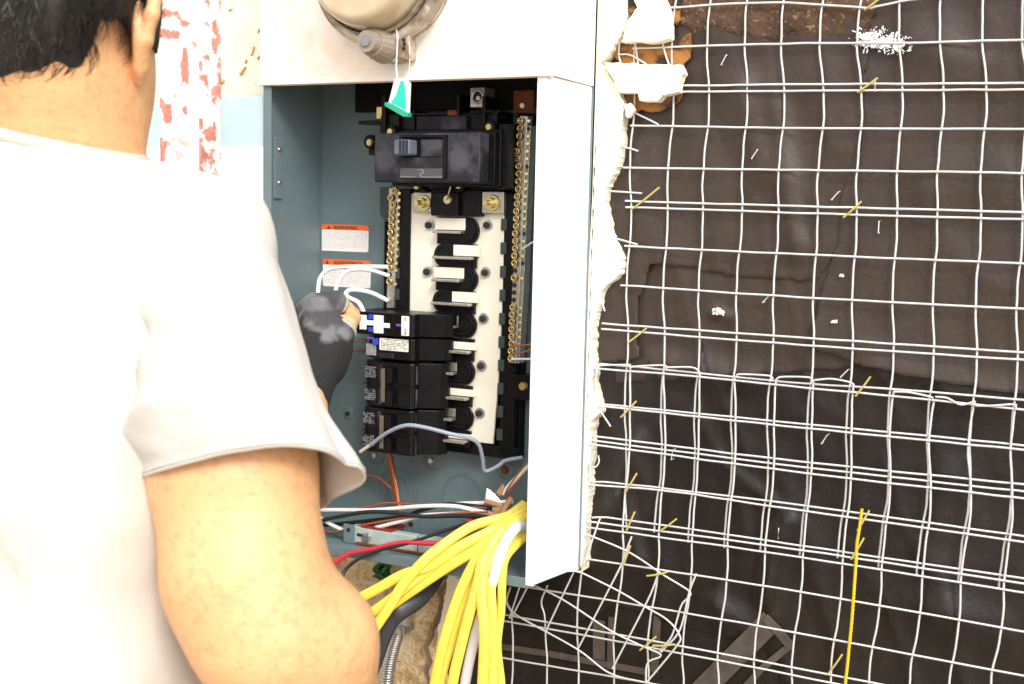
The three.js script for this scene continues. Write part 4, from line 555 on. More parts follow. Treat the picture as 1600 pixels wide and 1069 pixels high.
{
  // arc fault breaker pinched by the glove
  let b = [-.3168,-.1609,-.2342,-.1328];
  let t = breaker('arc_fault_breaker', b[1] + .0004, b[3], [-.3228,-.1484,.108][0], b[2], [-.1991,-.144,.085][0], .110, 'arc fault breaker with white cross and blue buttons held by the glove', { group: 'branch breakers' });
  const wl = mat(.86, .86, .86, .4), blue = mat(.03, .06, .55, .35), violet = mat(.20, .05, .45, .4);
  const w = b[2] - b[0], h = b[3] - b[1], q = (x0, y0, x1, y1, z, d, m, n, l) => part(t, n, rbox(b[0] + w * x0, b[1] + h * y0, b[0] + w * x1, b[1] + h * y1, z, z + d, .0005), m, l);
  q(.085, .22, .195, .85, .1098, .003, wl, 'white_cap'); q(.195, .42, .33, .64, .1098, .0022, wl, 'white_bar'); q(.33, .10, .49, .88, .1098, .0024, wl, 'white_panel'); q(.49, .36, .60, .56, .1098, .0020, wl, 'white_tab');
  q(.245, .70, .325, .90, .1098, .0036, blue, 'test_button', 'blue push button'); q(.245, .14, .325, .34, .1098, .0036, blue, 'test_button', 'blue push button');
  q(.70, .46, .80, .56, .1098, .0006, violet, 'violet_mark');
  { const [g, m] = sticker(b[0] + w * .80, b[1] + h * .08, b[0] + w * .93, b[1] + h * .92, .1102, canvasTex(64, 128, (c, W, H) => { c.fillStyle = '#f2f2f4'; c.fillRect(0, 0, W, H); c.fillStyle = '#15151c'; c.font = 'bold 30px sans-serif'; c.textAlign = 'center'; c.textBaseline = 'middle'; c.save(); c.translate(34, 108); c.rotate(-Math.PI / 2); c.fillText('NO', 6, 0); c.restore(); c.fillRect(26, 6, 8, 26); }), .0008, .0003); part(t, 'switch_label', g, m, 'white label with black lettering'); }
  q(.64, .10, .68, .90, .1098, .0016, M.blackDeep, 'face_groove');
  settle(t);
  b = [-.305,-.1899,-.2361,-.1633];
  t = breaker('arc_fault_breaker', b[1] + .0004, b[3], b[0], b[2], [-.2029,-.1737,.085][0], .106, 'arc fault breaker with one blue button and a wide white label', { group: 'branch breakers' });
  const w2 = b[2] - b[0], h2 = b[3] - b[1], q2 = (x0, y0, x1, y1, z, d, m, n, l) => part(t, n, rbox(b[0] + w2 * x0, b[1] + h2 * y0, b[0] + w2 * x1, b[1] + h2 * y1, z, z + d, .0005), m, l);
  q2(.05, .88, .18, .99, .1058, .002, violet, 'violet_mark'); q2(.17, .66, .28, .94, .1058, .0036, blue, 'test_button', 'blue push button');
  { const [g, m] = sticker(b[0] + w2 * .30, b[1] + h2 * .42, b[0] + w2 * .90, b[1] + h2 * .97, .1062, printTex(9, '#8b8c84', '#e9e9dc', 7), .0008, .0003); part(t, 'rating_label', g, m, 'white rating label with fine print'); }
  { const [g, m] = sticker(b[0] + w2 * .02, b[1] + h2 * .14, b[0] + w2 * .23, b[1] + h2 * .66, .1062, printTex(10, '#6b6e76', '#9a9da3', 6), .0006, .0003); part(t, 'rating_label', g, m, 'grey rating label'); }
  q2(.30, .08, .62, .30, .1058, .004, M.dusty, 'toggle');
  settle(t);
  // two double-pole breakers
  const pair = (bb, xr, label, seed) => {
    const t = breaker('double_pole_breaker', bb[1] + .0004, bb[3] - .0002, bb[0], bb[2], xr, .106, label, { group: 'branch breakers' });
    const w = bb[2] - bb[0], h = bb[3] - bb[1];
    for (const k of [0, 1]) {
      const y = bb[1] + h * (k ? .52 : .02), hh = h * .44, B = (x0, y0, x1, y1, z, d, m, n) => part(t, n, rbox(bb[0] + w * x0, y + hh * y0, bb[0] + w * x1, y + hh * y1, z, z + d, .0008), m);
      { const [g, m] = sticker(bb[0] + w * .03, y + hh * .22, bb[0] + w * .27, y + hh * .82, .1062, printTex(seed + k, '#8a8c92', '#1c1c1f', 6), .0006, .0003); part(t, 'rating_print', g, m); }
      B(.33, .06, .40, .94, .1058, .0018, M.dusty, 'face_ridge'); B(.45, .12, .66, .86, .1058, .009, M.black, 'toggle'); B(.72, .10, .95, .92, .1058, .0030, M.black, 'face_step'); B(.97, .04, 1.02, .96, .096, .004, M.dusty, 'shoulder_edge');
    }
    part(t, 'pole_seam', rbox(bb[0] + .001, bb[1] + h * .485, bb[2] - .001, bb[1] + h * .505, .1052, .1064, .0002), M.blackDeep);
    part(t, 'handle_tie', rbox(bb[0] + w * .455, bb[1] + h * .14, bb[0] + w * .53, bb[1] + h * .88, .1148, .1170, .0008), new THREE.MeshPhysicalMaterial({ map: scuff([.40, .38, .34], [.55, .52, .46], 271, 40), roughness: .35, metalness: .5 }), 'metal handle tie');
    return settle(t);
  };
  pair([-.3083,-.2492,-.2363,-.1932], [-.2066,-.2169,.085][0], 'double pole black breaker directly below the arc fault breakers', 20);
  pair([-.3105,-.3066,-.2363,-.251], [-.209,-.2762,.085][0], 'bottom double pole black breaker with the grey wire lying across it', 30);
}

// ---------------------------------------------------------------- meter, seal, post
{
  const t = thing('electric_meter', 'round electric meter with steel ring and barrel lock above the panel', 'meter');
  const c = [-.2426,.2598,.17], R = .083;
  const lathe = (pts, n = 72) => { const g = new THREE.LatheGeometry(pts.map((p) => new THREE.Vector2(p[0], p[1])), n); g.rotateX(Math.PI / 2); g.translate(c[0], c[1], 0); return boxUV(g); };
  const ringM = new THREE.MeshPhysicalMaterial({ map: rep(tex(256, (u, v) => lerp3([.52, .44, .37], [.80, .76, .70], step(.3, .65, tfbm(u, v, 6, 281, 5)))), 9), roughness: .5, metalness: .35, bumpMap: rep(grain, 16), bumpScale: .0006 });
  part(t, 'socket_hub', lathe([[R * .97, ZF + .003], [R * 1.0, ZF + .014], [R * .97, ZF + .022], [R * .90, ZF + .024]]), ringM);
  part(t, 'lock_ring', lathe([[R * .93, ZF + .022], [R * 1.03, ZF + .022], [R * 1.05, ZF + .028], [R * 1.03, ZF + .036], [R * .95, ZF + .038], [R * .90, ZF + .034], [R * .90, ZF + .030]]), ringM, 'weathered steel ring');
  part(t, 'meter_cover', lathe([[R * .88, ZF + .026], [R * .86, ZF + .046], [R * .83, ZF + .062], [R * .79, ZF + .074], [R * .70, ZF + .080], [0, ZF + .083]]), new THREE.MeshPhysicalMaterial({ map: rep(tint([.72, .64, .52], [.86, .79, .67], 283), 8), roughness: .22, clearcoat: .6, clearcoatRoughness: .2 }), 'dusty tan meter dome');
  part(t, 'inner_band', lathe([[R * .895, ZF + .036], [R * .905, ZF + .042], [R * .895, ZF + .047]]), ringM);
  const L = [-.2298,.1741,.175];
  const blk = part(t, 'lock_block', merge([extr([[-.2576,.1913,.172],[-.2117,.1892,.172],[-.2089,.1737,.172],[-.2095,.159,.172],[-.2229,.1559,.172],[-.24,.1572,.172],[-.2555,.1606,.172]], ZF + .003, ZF + .030, .002)]), ringM);
  part(blk, 'hasp', extr([[-.2188,.1909,.182],[-.2005,.1901,.182],[-.2028,.1763,.182],[-.2,.1595,.182],[-.205,.1583,.182],[-.215,.1601,.182]], ZF + .028, ZF + .033, .0008), ringM);
  for (const u of [[-.2078,.1788,.186], [-.2077,.1697,.186], [-.2069,.1746,.186]]) part(blk, 'hasp_hole', cyl([u[0], u[1], ZF + .0328], [0, 0, 1], .0022, .0022, .0008, 10), M.slot);
  const tipP = V([-.2337,.1742,.218]), root = V([-.2355,.174,.178]), d = tipP.clone().sub(root);
  part(t, 'lock_barrel', merge([cyl(root, d, .0200, .0148, d.length() * .72, 28), cyl(root.clone().addScaledVector(d, .70), d, .0125, .0118, d.length() * .30, 28)]), ringM);
  part(t, 'lock_plug', cyl(root.clone().addScaledVector(d, .99), d, .0062, .0058, .0030, 20), mat(.2, .21, .23, .5));
  settle(t);
}
{
  const t = thing('meter_seal', 'white and green plastic seal tag dangling on a wire from the meter', 'seal tag');
  const w = mat(.80, .82, .82, .3), z = .176;
  part(t, 'seal_wire', tube([[-.2155,.1916,.186],[-.2137,.1804,.186],[-.2168,.1636,.182],[-.2199,.1502,.178],[-.2193,.1356,.176]], .0012, 40, 6), w);
  part(t, 'seal_wire', tube([[-.1991,.1759,.184],[-.2024,.1531,.178],[-.2059,.1381,.176],[-.2092,.1346,.176]], .0007, 30, 6), w);
  const body = [[-.2227,.1371,.176],[-.2084,.1374,.176],[-.2025,.1323,.176],[-.2036,.0986,.176],[-.2308,.109,.176]], e = [[-.2334,.1112,.176],[-.2291,.1118,.176],[-.2019,.0993,.176],[-.2027,.0951,.176],[-.2086,.0952,.176],[-.2333,.1076,.176]];
  part(t, 'tag_body', extr(body, z - .0025, z + .0015, .0006), w);
  part(t, 'green_insert', extr([[-.2138,.1353,.178],[-.2096,.1344,.178],[-.2078,.1253,.178],[-.2058,.1027,.178],[-.2261,.1116,.178],[-.2195,.1199,.178]], z + .0016, z + .0024, .0002), mat(.02, .55, .43, .35), 'bright green insert');
  part(t, 'green_foot', extr(e, z - .004, z + .0045, .0006), mat(.02, .36, .22, .35), 'green foot of the tag');
  settle(t);
}
{
  const m = new THREE.MeshStandardMaterial({ map: rep(tex(512, (u, v) => { const a = tfbm(u, v, 9, 291, 6), b = tfbm(u, v, 36, 292, 4), k = step(.585, .64, a * .5 + b * .5), e = step(.62, .7, b); return lerp3(lerp3([.95, .93, .92], [.84, .42, .35], k * .75), [.5, .40, .34], e * .35); }), 2.3), roughness: .8, bumpMap: rep(grain, 20), bumpScale: .001 });
  const a = [-.4742,.2215,.28], b = [-.4128,.218,.28];
  const t = thing('painted_post', 'white post stained with red paint standing behind the worker', 'post');
  part(t, 'post', rbox(a[0], -1.449, b[0] - .002, 1.3, .24, .28, .004), m);
  settle(t);
}

// ---------------------------------------------------------------- loose wires and cables
const WI = { white: mat(.80, .80, .78, .4), black: mat(.016, .017, .02, .35), red: mat(.55, .03, .05, .35), grey: mat(.30, .34, .42, .4) };
const sheath = new THREE.MeshPhysicalMaterial({ map: rep(tex(256, (u, v) => lerp3([.93, .80, .26], [.97, .88, .40], tfbm(u, v, 8, 301, 4))), 20), roughness: .38, bumpMap: rep(grain, 60), bumpScale: .0002 });
const whiteSheath = mat(.80, .80, .84, .4);
const wire = (name, pts, r, m, label, cat = 'wire', group) => solo(name, capped(pts, r, pts.length * 10, 8), m, label, cat, group);
wire('white_wire', [[-.2994,-.0793,.066],[-.3373,-.0801,.075],[-.3605,-.0827,.1],[-.3554,-.0922,.13],[-.3375,-.1079,.16],[-.3256,-.121,.175]], .0027, WI.white, 'white wire arching from the terminal bar over the ADVERTENCIA sticker to the glove');
wire('white_wire', [[-.2974,-.0904,.066],[-.3249,-.0837,.072],[-.3381,-.0847,.095],[-.3349,-.0948,.12],[-.3204,-.1106,.15],[-.3142,-.1235,.16]], .0026, WI.white, 'inner white wire bending down across the ADVERTENCIA sticker behind the knuckles');
wire('white_wire', [[-.2988,-.1217,.066],[-.3177,-.1116,.078],[-.3355,-.1087,.09],[-.3396,-.1117,.098],[-.3328,-.1166,.105],[-.3146,-.1226,.108],[-.3083,-.1342,.106]], .0030, WI.white, 'white pigtail wire curling in a hook above the held breaker');
wire('brown_wire', [[-.3181,-.1722,.085],[-.3338,-.1704,.1],[-.3367,-.172,.13]], .0022, mat(.3, .22, .2, .4), 'brown grey wire behind the glove beside the upper breakers');
wire('brown_wire', [[-.3213,-.1849,.08],[-.3405,-.1846,.09],[-.3555,-.1879,.11]], .0020, mat(.16, .08, .06, .4), 'dark red brown wire passing below the glove');
wire('thin_copper_wire', [[-.3655,-.2133,.09],[-.3828,-.2428,.075],[-.3896,-.2752,.075],[-.3944,-.3093,.075]], .0010, M.copper, 'thin copper wire hanging straight under the glove');
wire('grey_wire', [[-.2886,-.2957,.118],[-.2588,-.2758,.126],[-.2312,-.2639,.13],[-.2086,-.2642,.126],[-.1777,-.2708,.115],[-.1599,-.2766,.1],[-.153,-.2852,.09],[-.1527,-.3033,.08],[-.1531,-.3204,.072],[-.1398,-.3145,.066],[-.1307,-.307,.062],[-.1103,-.3015,.058]], .0025, WI.grey, 'grey wire looping across the bottom breaker');
wire('bare_wire_end', [[-.3032,-.3056,.1178],[-.2958,-.3004,.1178],[-.2883,-.2954,.1178]], .0022, mat(.85, .66, .55, .4, { metalness: .4 }), 'stripped copper tip of the grey wire in front of the bottom breaker');
{ // stranded ground conductor
  const c = new THREE.CatmullRomCurve3([[-.3002,-.3017,.06],[-.297,-.322,.06],[-.292,-.3422,.06],[-.2868,-.3664,.06],[-.2836,-.3868,.06],[-.2871,-.4111,.054]].map(V)), t = thing('stranded_copper_cable', 'bare stranded copper cable dropping from the breakers to the bonding lug', 'cable');
  for (let s = 0; s < 7; s++) { const q = []; for (let i = 0; i <= 60; i++) { const p = c.getPoint(i / 60), a = i * .42 + s * 1.0472; q.push(s === 6 ? p : p.clone().add(V([Math.cos(a) * .0026, 0, Math.sin(a) * .0026]))); } part(t, 'strand', new THREE.TubeGeometry(new THREE.CatmullRomCurve3(q), 120, .0014, 6), M.copper); }
  settle(t);
}
wire('copper_wire', [[-.3537,-.3356,.09],[-.3458,-.3432,.08],[-.336,-.3486,.058],[-.3164,-.3504,.058],[-.3027,-.3571,.058],[-.291,-.3657,.058]], .0016, M.copper, 'bare copper wire running from the sleeve to the stranded cable');
wire('copper_wire', [[-.3758,-.3947,.1],[-.3307,-.3846,.1],[-.3019,-.3783,.1],[-.2737,-.3695,.1],[-.2239,-.3658,.1],[-.188,-.3627,.1],[-.1356,-.3582,.1]], .0014, M.copper, 'bare copper wire stretched level across the knockouts');
wire('copper_wire', [[-.3779,-.4083,.108],[-.37,-.4138,.108],[-.3542,-.4158,.108],[-.3308,-.41,.108],[-.2908,-.3959,.108],[-.2316,-.3802,.108],[-.1833,-.3698,.108],[-.127,-.36,.108]], .0015, M.copper, 'bare copper wire sagging above the latch bar');
wire('white_wire', [[-.373,-.391,.104],[-.3425,-.3869,.104],[-.2898,-.38,.104],[-.2206,-.3661,.104],[-.1778,-.3605,.104],[-.1507,-.3616,.104],[-.1282,-.3633,.104]], .0026, WI.white, 'long white wire lying level in front of the lower knockouts');
wire('white_wire', [[-.3735,-.3998,.106],[-.3655,-.4028,.106],[-.3497,-.4082,.106],[-.3322,-.4115,.106],[-.3129,-.4088,.106],[-.292,-.4034,.106],[-.2529,-.3892,.106],[-.2201,-.3775,.106],[-.1669,-.368,.106],[-.1289,-.3637,.106]], .0026, WI.white, 'white wire dipping to the latch bar tab');
wire('white_wire', [[-.1948,-.3645,.088],[-.1735,-.3601,.088],[-.142,-.3553,.088],[-.1078,-.3493,.088]], .0026, WI.white, 'short white wire behind the stripped cable ends');
wire('black_wire', [[-.3745,-.4057,.11],[-.3568,-.3991,.11],[-.3057,-.3841,.11],[-.2653,-.3783,.11],[-.2168,-.377,.11],[-.1698,-.3699,.11],[-.1301,-.3654,.11],[-.1114,-.3652,.11]], .0026, WI.black, 'black wire sweeping level in front of the white wires');
wire('black_wire', [[-.3906,-.416,.096],[-.3459,-.407,.096],[-.2948,-.3954,.096],[-.2545,-.3859,.096],[-.2262,-.3733,.096],[-.1877,-.3611,.096],[-.1317,-.3585,.096]], .0026, WI.black, 'black wire crossing behind the long white wire');
wire('red_wire', [[-.3226,-.4534,.18],[-.3139,-.4419,.17],[-.2925,-.4234,.158],[-.2629,-.4147,.15],[-.2269,-.4039,.14],[-.1888,-.402,.128],[-.1683,-.3944,.118],[-.1565,-.379,.11],[-.1508,-.3708,.105],[-.1354,-.3651,.1]], .0030, WI.red, 'red wire curving out over the bottom edge of the panel');
wire('black_wire', [[-.2907,-.4496,.175],[-.2892,-.4394,.168],[-.2782,-.4279,.16],[-.2596,-.4177,.155],[-.2457,-.4121,.15],[-.2183,-.4032,.138],[-.1772,-.3863,.118],[-.1396,-.3709,.108]], .0022, WI.black, 'thin black wire drooping beside the red one over the panel edge');
wire('white_wire', [[-.1199,-.3415,.088],[-.1125,-.3313,.088],[-.1034,-.321,.088],[-.0936,-.3098,.088],[-.0838,-.2988,.088]], .0028, WI.white, 'white wire rising from the stripped cable end to the panel side');
for (const [p, l] of [[[[-.1171,-.3439,.09],[-.1123,-.3325,.09],[-.1041,-.3207,.09],[-.096,-.3097,.09],[-.0862,-.2987,.09]], 'bare copper wire rising steeply beside the panel side'], [[[-.1156,-.3492,.086],[-.1092,-.3352,.086],[-.101,-.3226,.086],[-.0928,-.3124,.086]], 'second bare copper wire rising beside the panel side']]) wire('copper_wire', p, .0013, M.copper, l);
for (const [p, l] of [[[[-.125,-.1667,.068],[-.1036,-.1633,.072],[-.0926,-.1617,.074]], 'short copper wire leaving the foot of the long terminal bar'], [[[-.1248,-.1759,.068],[-.1076,-.1728,.072],[-.0925,-.1669,.074]], 'slanting copper wire at the foot of the long terminal bar']]) wire('copper_wire', p, .0010, M.copper, l);
wire('white_wire', [[-.1231,-.1821,.066],[-.0931,-.1793,.072]], .0014, WI.white, 'short white wire at the lowest screw of the long terminal bar');
wire('white_wire', [[-.1112,-.0499,.066],[-.0945,-.0418,.075]], .0012, WI.white, 'short white wire at the middle of the long terminal bar');
{ // torn sheath and paper at the cable ends
  const r = rng(41), t = thing('stripped_sheath', 'torn brown paper filler and sheath scraps at the cable ends', 'sheath');
  const pm = mat(.34, .19, .09, .8), wm = mat(.82, .82, .80, .7);
  part(t, 'paper_wrap', extr(ragged([[-.1309,-.3324,.11],[-.1205,-.3372,.11],[-.1111,-.3444,.11],[-.1151,-.3519,.11],[-.1313,-.3494,.11]], r, .0008, .003), .108, .1096, .0004), wm, 'white paper flap');
  part(t, 'paper_wrap', extr(ragged([[-.1172,-.3338,.11],[-.109,-.3244,.11],[-.1056,-.3277,.11],[-.1112,-.3384,.11]], r, .0008, .003), .110, .1130, .0005), pm);
  for (const p of [[[-.1331,-.3473,.11],[-.1177,-.3491,.11],[-.105,-.3521,.11]], [[-.1248,-.3635,.112],[-.1123,-.3572,.112],[-.1041,-.3485,.112],[-.096,-.3383,.112]], [[-.1208,-.356,.112],[-.1073,-.3527,.112],[-.1,-.3419,.112]], [[-.1264,-.3602,.114],[-.1128,-.3629,.114],[-.1044,-.3603,.114]], [[-.1115,-.366,.113],[-.1068,-.3547,.113],[-.1019,-.3465,.113]]]) part(t, 'paper_strip', flatTube(p, .0032, .0007, 12, 6), pm);
  settle(t);
}
const YC = 'yellow cables at the bottom corner of the panel';
const cable = (pts, rx, ry, label, m = sheath, name = 'yellow_cable') => { const g = flatTube(pts, rx, ry, pts.length * 9, 12); const a = pts.map(V); const o = solo(name, merge([g, (() => { const s = new THREE.SphereGeometry(1, 12, 8); s.scale(ry * 1.0, ry * .9, ry); s.translate(...pts[0]); return boxUV(s); })()]), m, label, 'cable', m === sheath ? YC : null); return o; };
const sweep = 'yellow sheathed cable sweeping from the panel corner out behind the elbow', drop = 'yellow sheathed cable hanging straight down from the panel corner';
cable([[-.0899,-.3497,.09],[-.1006,-.3606,.11],[-.1121,-.3642,.125],[-.1317,-.3704,.14],[-.1478,-.3836,.165],[-.1671,-.4034,.185],[-.1882,-.4327,.2],[-.2004,-.459,.21],[-.222,-.4983,.22],[-.2367,-.5433,.23]], .0060, .0037, sweep);
cable([[-.0832,-.3536,.1],[-.0913,-.3618,.12],[-.1105,-.3746,.145],[-.1359,-.3901,.165],[-.1631,-.4123,.18],[-.1915,-.4233,.195],[-.2195,-.4417,.205],[-.2495,-.4606,.215],[-.2853,-.4852,.225]], .0060, .0037, sweep);
cable([[-.084,-.3549,.105],[-.0969,-.3675,.125],[-.1255,-.3933,.155],[-.1543,-.4099,.172],[-.1803,-.4295,.185],[-.2034,-.4518,.2],[-.235,-.4793,.21],[-.2706,-.5148,.22]], .0060, .0037, sweep);
cable([[-.0782,-.3576,.11],[-.0862,-.3649,.13],[-.1082,-.3855,.155],[-.1444,-.4119,.17],[-.1755,-.4361,.18],[-.2118,-.4661,.192],[-.2353,-.4916,.2],[-.2684,-.5331,.21]], .0060, .0037, sweep);
cable([[-.0839,-.3599,.11],[-.1007,-.3756,.135],[-.1256,-.3975,.15],[-.1785,-.4352,.165],[-.2226,-.4728,.175],[-.2406,-.5064,.185],[-.2551,-.5433,.195]], .0060, .0037, sweep);
cable([[-.0846,-.3652,.1],[-.0911,-.3682,.125],[-.1051,-.3825,.15],[-.1172,-.409,.165],[-.1293,-.4427,.175],[-.1402,-.489,.185],[-.1506,-.5468,.19],[-.1556,-.602,.19]], .0063, .0038, drop);
cable([[-.0828,-.3696,.1],[-.086,-.3739,.13],[-.1087,-.4013,.155],[-.1264,-.4479,.168],[-.1381,-.5013,.178],[-.1467,-.5477,.185],[-.1517,-.603,.185]], .0063, .0038, drop);
cable([[-.0813,-.3649,.11],[-.0925,-.368,.14],[-.1026,-.3956,.165],[-.104,-.4251,.178],[-.1146,-.4812,.188],[-.1244,-.5398,.195],[-.1291,-.5943,.195]], .0063, .0038, drop);
cable([[-.0836,-.3705,.11],[-.0929,-.3812,.145],[-.1012,-.4134,.17],[-.0966,-.4391,.182],[-.0875,-.4757,.19],[-.086,-.5321,.195],[-.088,-.5853,.195]], .0063, .0038, drop);
cable([[-.0827,-.3734,.11],[-.0872,-.3838,.14],[-.0957,-.4189,.16],[-.0896,-.4576,.17],[-.0861,-.4949,.175],[-.0816,-.5364,.18],[-.0812,-.5896,.18]], .0063, .0038, drop);
cable([[-.0775,-.3818,.11],[-.0782,-.3866,.135],[-.0834,-.3987,.15],[-.0839,-.4181,.156],[-.0826,-.4563,.16],[-.0839,-.4962,.165],[-.0764,-.5395,.168],[-.0727,-.5923,.168]], .0050, .0042, 'slim yellow cable hanging nearest the panel side, apart from the others');
cable([[-.0779,-.3697,.11],[-.0796,-.367,.13],[-.0839,-.3794,.15],[-.0895,-.406,.16],[-.0945,-.4279,.162],[-.1106,-.4837,.165],[-.1219,-.5418,.168],[-.1307,-.605,.168]], .0062, .0044, 'white sheathed cable hanging between the yellow ones', whiteSheath, 'white_cable');
cable([[-.187,-.4172,.1],[-.1912,-.4457,.13],[-.1933,-.4605,.16],[-.2044,-.4706,.18],[-.2143,-.4808,.185],[-.2223,-.5,.19],[-.2337,-.5368,.195],[-.2425,-.5664,.2],[-.2563,-.628,.2]], .0125, .0065, 'thick black cable running down behind the worker elbow', mat(.035, .036, .04, .42), 'black_cable');
{ // flexible steel conduit
  const c = new THREE.CatmullRomCurve3([[-.2863,-.5504,.052],[-.2928,-.5722,.052],[-.2993,-.5993,.052],[-.3028,-.6303,.052],[-.3059,-.6964,.052]].map(V)), q = [], n = 34;
  const t = thing('flexible_conduit', 'ribbed steel flexible conduit descending the tan plaster', 'conduit');
  part(t, 'core', new THREE.TubeGeometry(c, 40, .0072, 14), M.steel);
  for (let i = 0; i <= n * 14; i++) { const s = i / (n * 14), p = c.getPoint(s), a = i / 14 * 6.2832; q.push(p.clone().add(V([Math.cos(a) * .0078, 0, Math.sin(a) * .0078]))); }
  part(t, 'ribs', new THREE.TubeGeometry(new THREE.CatmullRomCurve3(q), n * 14, .0017, 5), M.steel);
  const u = [-.2844,-.545,.052];
  const clamp = part(t, 'connector', rbox(u[0] - .014, u[1] - .006, u[0] + .014, u[1] + .006, .036, .064, .002), M.tin); part(clamp, 'screw', cyl([u[0] + .008, u[1], .064], [0, 0, 1], .0045, .0036, .003, 6), M.steel);
  part(t, 'stub_pipe', cyl([u[0] + .004, u[1] + .004, .052], [.1, 1, 0], .0105, .0105, .05, 20), mat(.45, .45, .46, .5, { metalness: .4 }));
  settle(t);
}
{ // green plastic scrap on the ledge below the panel
  const r = rng(61), g = [], u = [-.3082,-.4727,.05];
  for (let i = 0; i < 9; i++) { const p = []; for (let k = 0; k < 4; k++) p.push([u[0] + (r() - .5) * .024, u[1] + (r() - .5) * .026, .046 + r() * .014]); g.push(tube(p, .0022, 18, 6)); }
  solo('green_tape_scrap', merge(g), mat(.02, .16, .05, .5), 'crumpled green plastic scrap on the plaster under the panel', 'plastic scrap');
}

// ---------------------------------------------------------------- the worker
{
  const person = thing('person', 'worker in a white T-shirt and black glove, seen from behind, reaching into the panel', 'person');
  const rV = V([.95, 0, -.31]).normalize(), fV = V([-.31, 0, -.95]).normalize(), uV = V([0, 1, 0]);
  const HC = V([-.2874,.1331,.6074]);
  const loc = (x, y, z) => { const a = x - HC.x, b = y - HC.y, c = z - HC.z; return [a * rV.x + c * rV.z, b, a * fV.x + c * fV.z]; };
  const wld = (r, u, f) => [HC.x + rV.x * r + fV.x * f, HC.y + u, HC.z + rV.z * r + fV.z * f];
  const ell = (p, c, r) => { const a = (p[0] - c[0]) / r[0], b = (p[1] - c[1]) / r[1], d = (p[2] - c[2]) / r[2]; return (Math.sqrt(a * a + b * b + d * d) - 1) * Math.min(...r); };
  const seg = (a, b, ra, rb) => { const f = cone(a, b, ra, rb); return (p) => f(p[0], p[1], p[2]); };
  const nose = seg([0, 0, .098], [0, -.030, .116], .007, .012), brow = seg([-.035, .018, .082], [.035, .018, .082], .012, .012), lip = seg([-.018, -.062, .092], [.018, -.062, .092], .007, .007);
  const headF = (x, y, z) => { const p = loc(x, y, z); let d = ell(p, [0, .040, -.006], [.078, .098, .100]); d = smin(d, ell(p, [.004, -.035, .034], [.066, .080, .066]), .03); d = smin(d, nose(p), .012); d = smin(d, brow(p), .012); d = smin(d, lip(p), .008); return d; };
  const ear = [[.074, -.036, .004], [.083, -.030, -.006], [.092, -.010, -.016], [.0985, .010, -.018], [.0985, .026, -.012], [.091, .035, .002], [.081, .028, .014]];
  const earSeg = ear.slice(1).map((b, i) => seg(ear[i], b, i === 0 ? .0075 : .0055, .0055));
  const earF = (x, y, z) => { const p = loc(x, y, z); let d = 9; for (const s of earSeg) d = smin(d, s(p), .004); const q = [p[0] - .080 - (-.5 * (p[2] + .003)) * .6, p[1] + .002, p[2] + .004]; d = smin(d, ell(q, [0, 0, 0], [.0055, .032, .019]), .006); return d; };
  const RS = [-.1838,-.043,.5538], LS = [-.5591,-.0334,.6849], mid = mix(RS, LS, .5), down = (p, y) => [p[0], y, p[2]];
  const nb = [-.2953,.0004,.5934], nt = wld(.004, -.045, -.012);
  const cq = (t, y, dz = 0) => { const p = mix(RS, LS, t); return [p[0], y, p[2] + dz]; };
  // torso, legs, arms as tapered limbs
  const E = [-.0641,-.3448,.6027];
  const torso = [cone(cq(.16, -.11), cq(.84, -.11), .105, .105), cone(cq(.24, -.24), cq(.76, -.24), .112, .112), cone(cq(.28, -.40), cq(.72, -.40), .112, .112), cone(cq(.28, -.54), cq(.72, -.54), .122, .122), cone([-.2871,-.0267,.5925], [-.1912,-.0405,.5572], .062, .056), cone(cq(.62, -.055), cq(.95, -.035), .062, .062)];
  const kneeR = [cq(.22, -.96)[0], -.96, cq(.22, 0)[2] - .03], kneeL = [cq(.8, -.96)[0], -.96, cq(.8, 0)[2] - .03], ankR = [kneeR[0] + .01, -1.38, kneeR[2] + .03], ankL = [kneeL[0] - .01, -1.38, kneeL[2] + .03];
  const legs = [cone(cq(.27, -.58), kneeR, .092, .062), cone(kneeR, ankR, .060, .042), cone(cq(.73, -.58), kneeL, .092, .062), cone(kneeL, ankL, .060, .042)];
  const toe = (a) => [a[0] + fV.x * .15, -1.415, a[2] + fV.z * .15];
  const feet = [cone([ankR[0], -1.405, ankR[2]], toe(ankR), .045, .036), cone([ankL[0], -1.405, ankL[2]], toe(ankL), .045, .036)];
  const A0 = [-.1627,-.0659,.5684], A1 = [-.1143,-.2221,.5852], A2 = [-.0878,-.3019,.6017], W = [-.0548,-.6258,.4796], FB = [-.0414,-.3592,.5706];
  const armR = [cone(A0, A1, .054, .0620), cone(A1, A2, .0620, .0600), cone(A2, E, .0600, .056), cone(E, FB, .052, .043), cone(FB, W, .045, .028)];
  const K0 = 0, LE = [-.43, -.28, .475], LW = [-.2576,-.2282,.31];
  // right hand, below the picture: palm, four fingers and a thumb, loosely curled
  const hd = V(W).sub(V(FB)).normalize(), hs = new THREE.Vector3().crossVectors(hd, V([0, 0, 1])).normalize(), hn = new THREE.Vector3().crossVectors(hs, hd);
  const hp = (a, s, n) => V(W).addScaledVector(hd, a).addScaledVector(hs, s).addScaledVector(hn, n).toArray();
  const handR = [cone(hp(.01, -.014, 0), hp(.085, -.026, 0), .021, .013), cone(hp(.01, .010, 0), hp(.085, .026, 0), .021, .012), cone(hp(.05, 0, 0), hp(.09, 0, 0), .016, .013)];
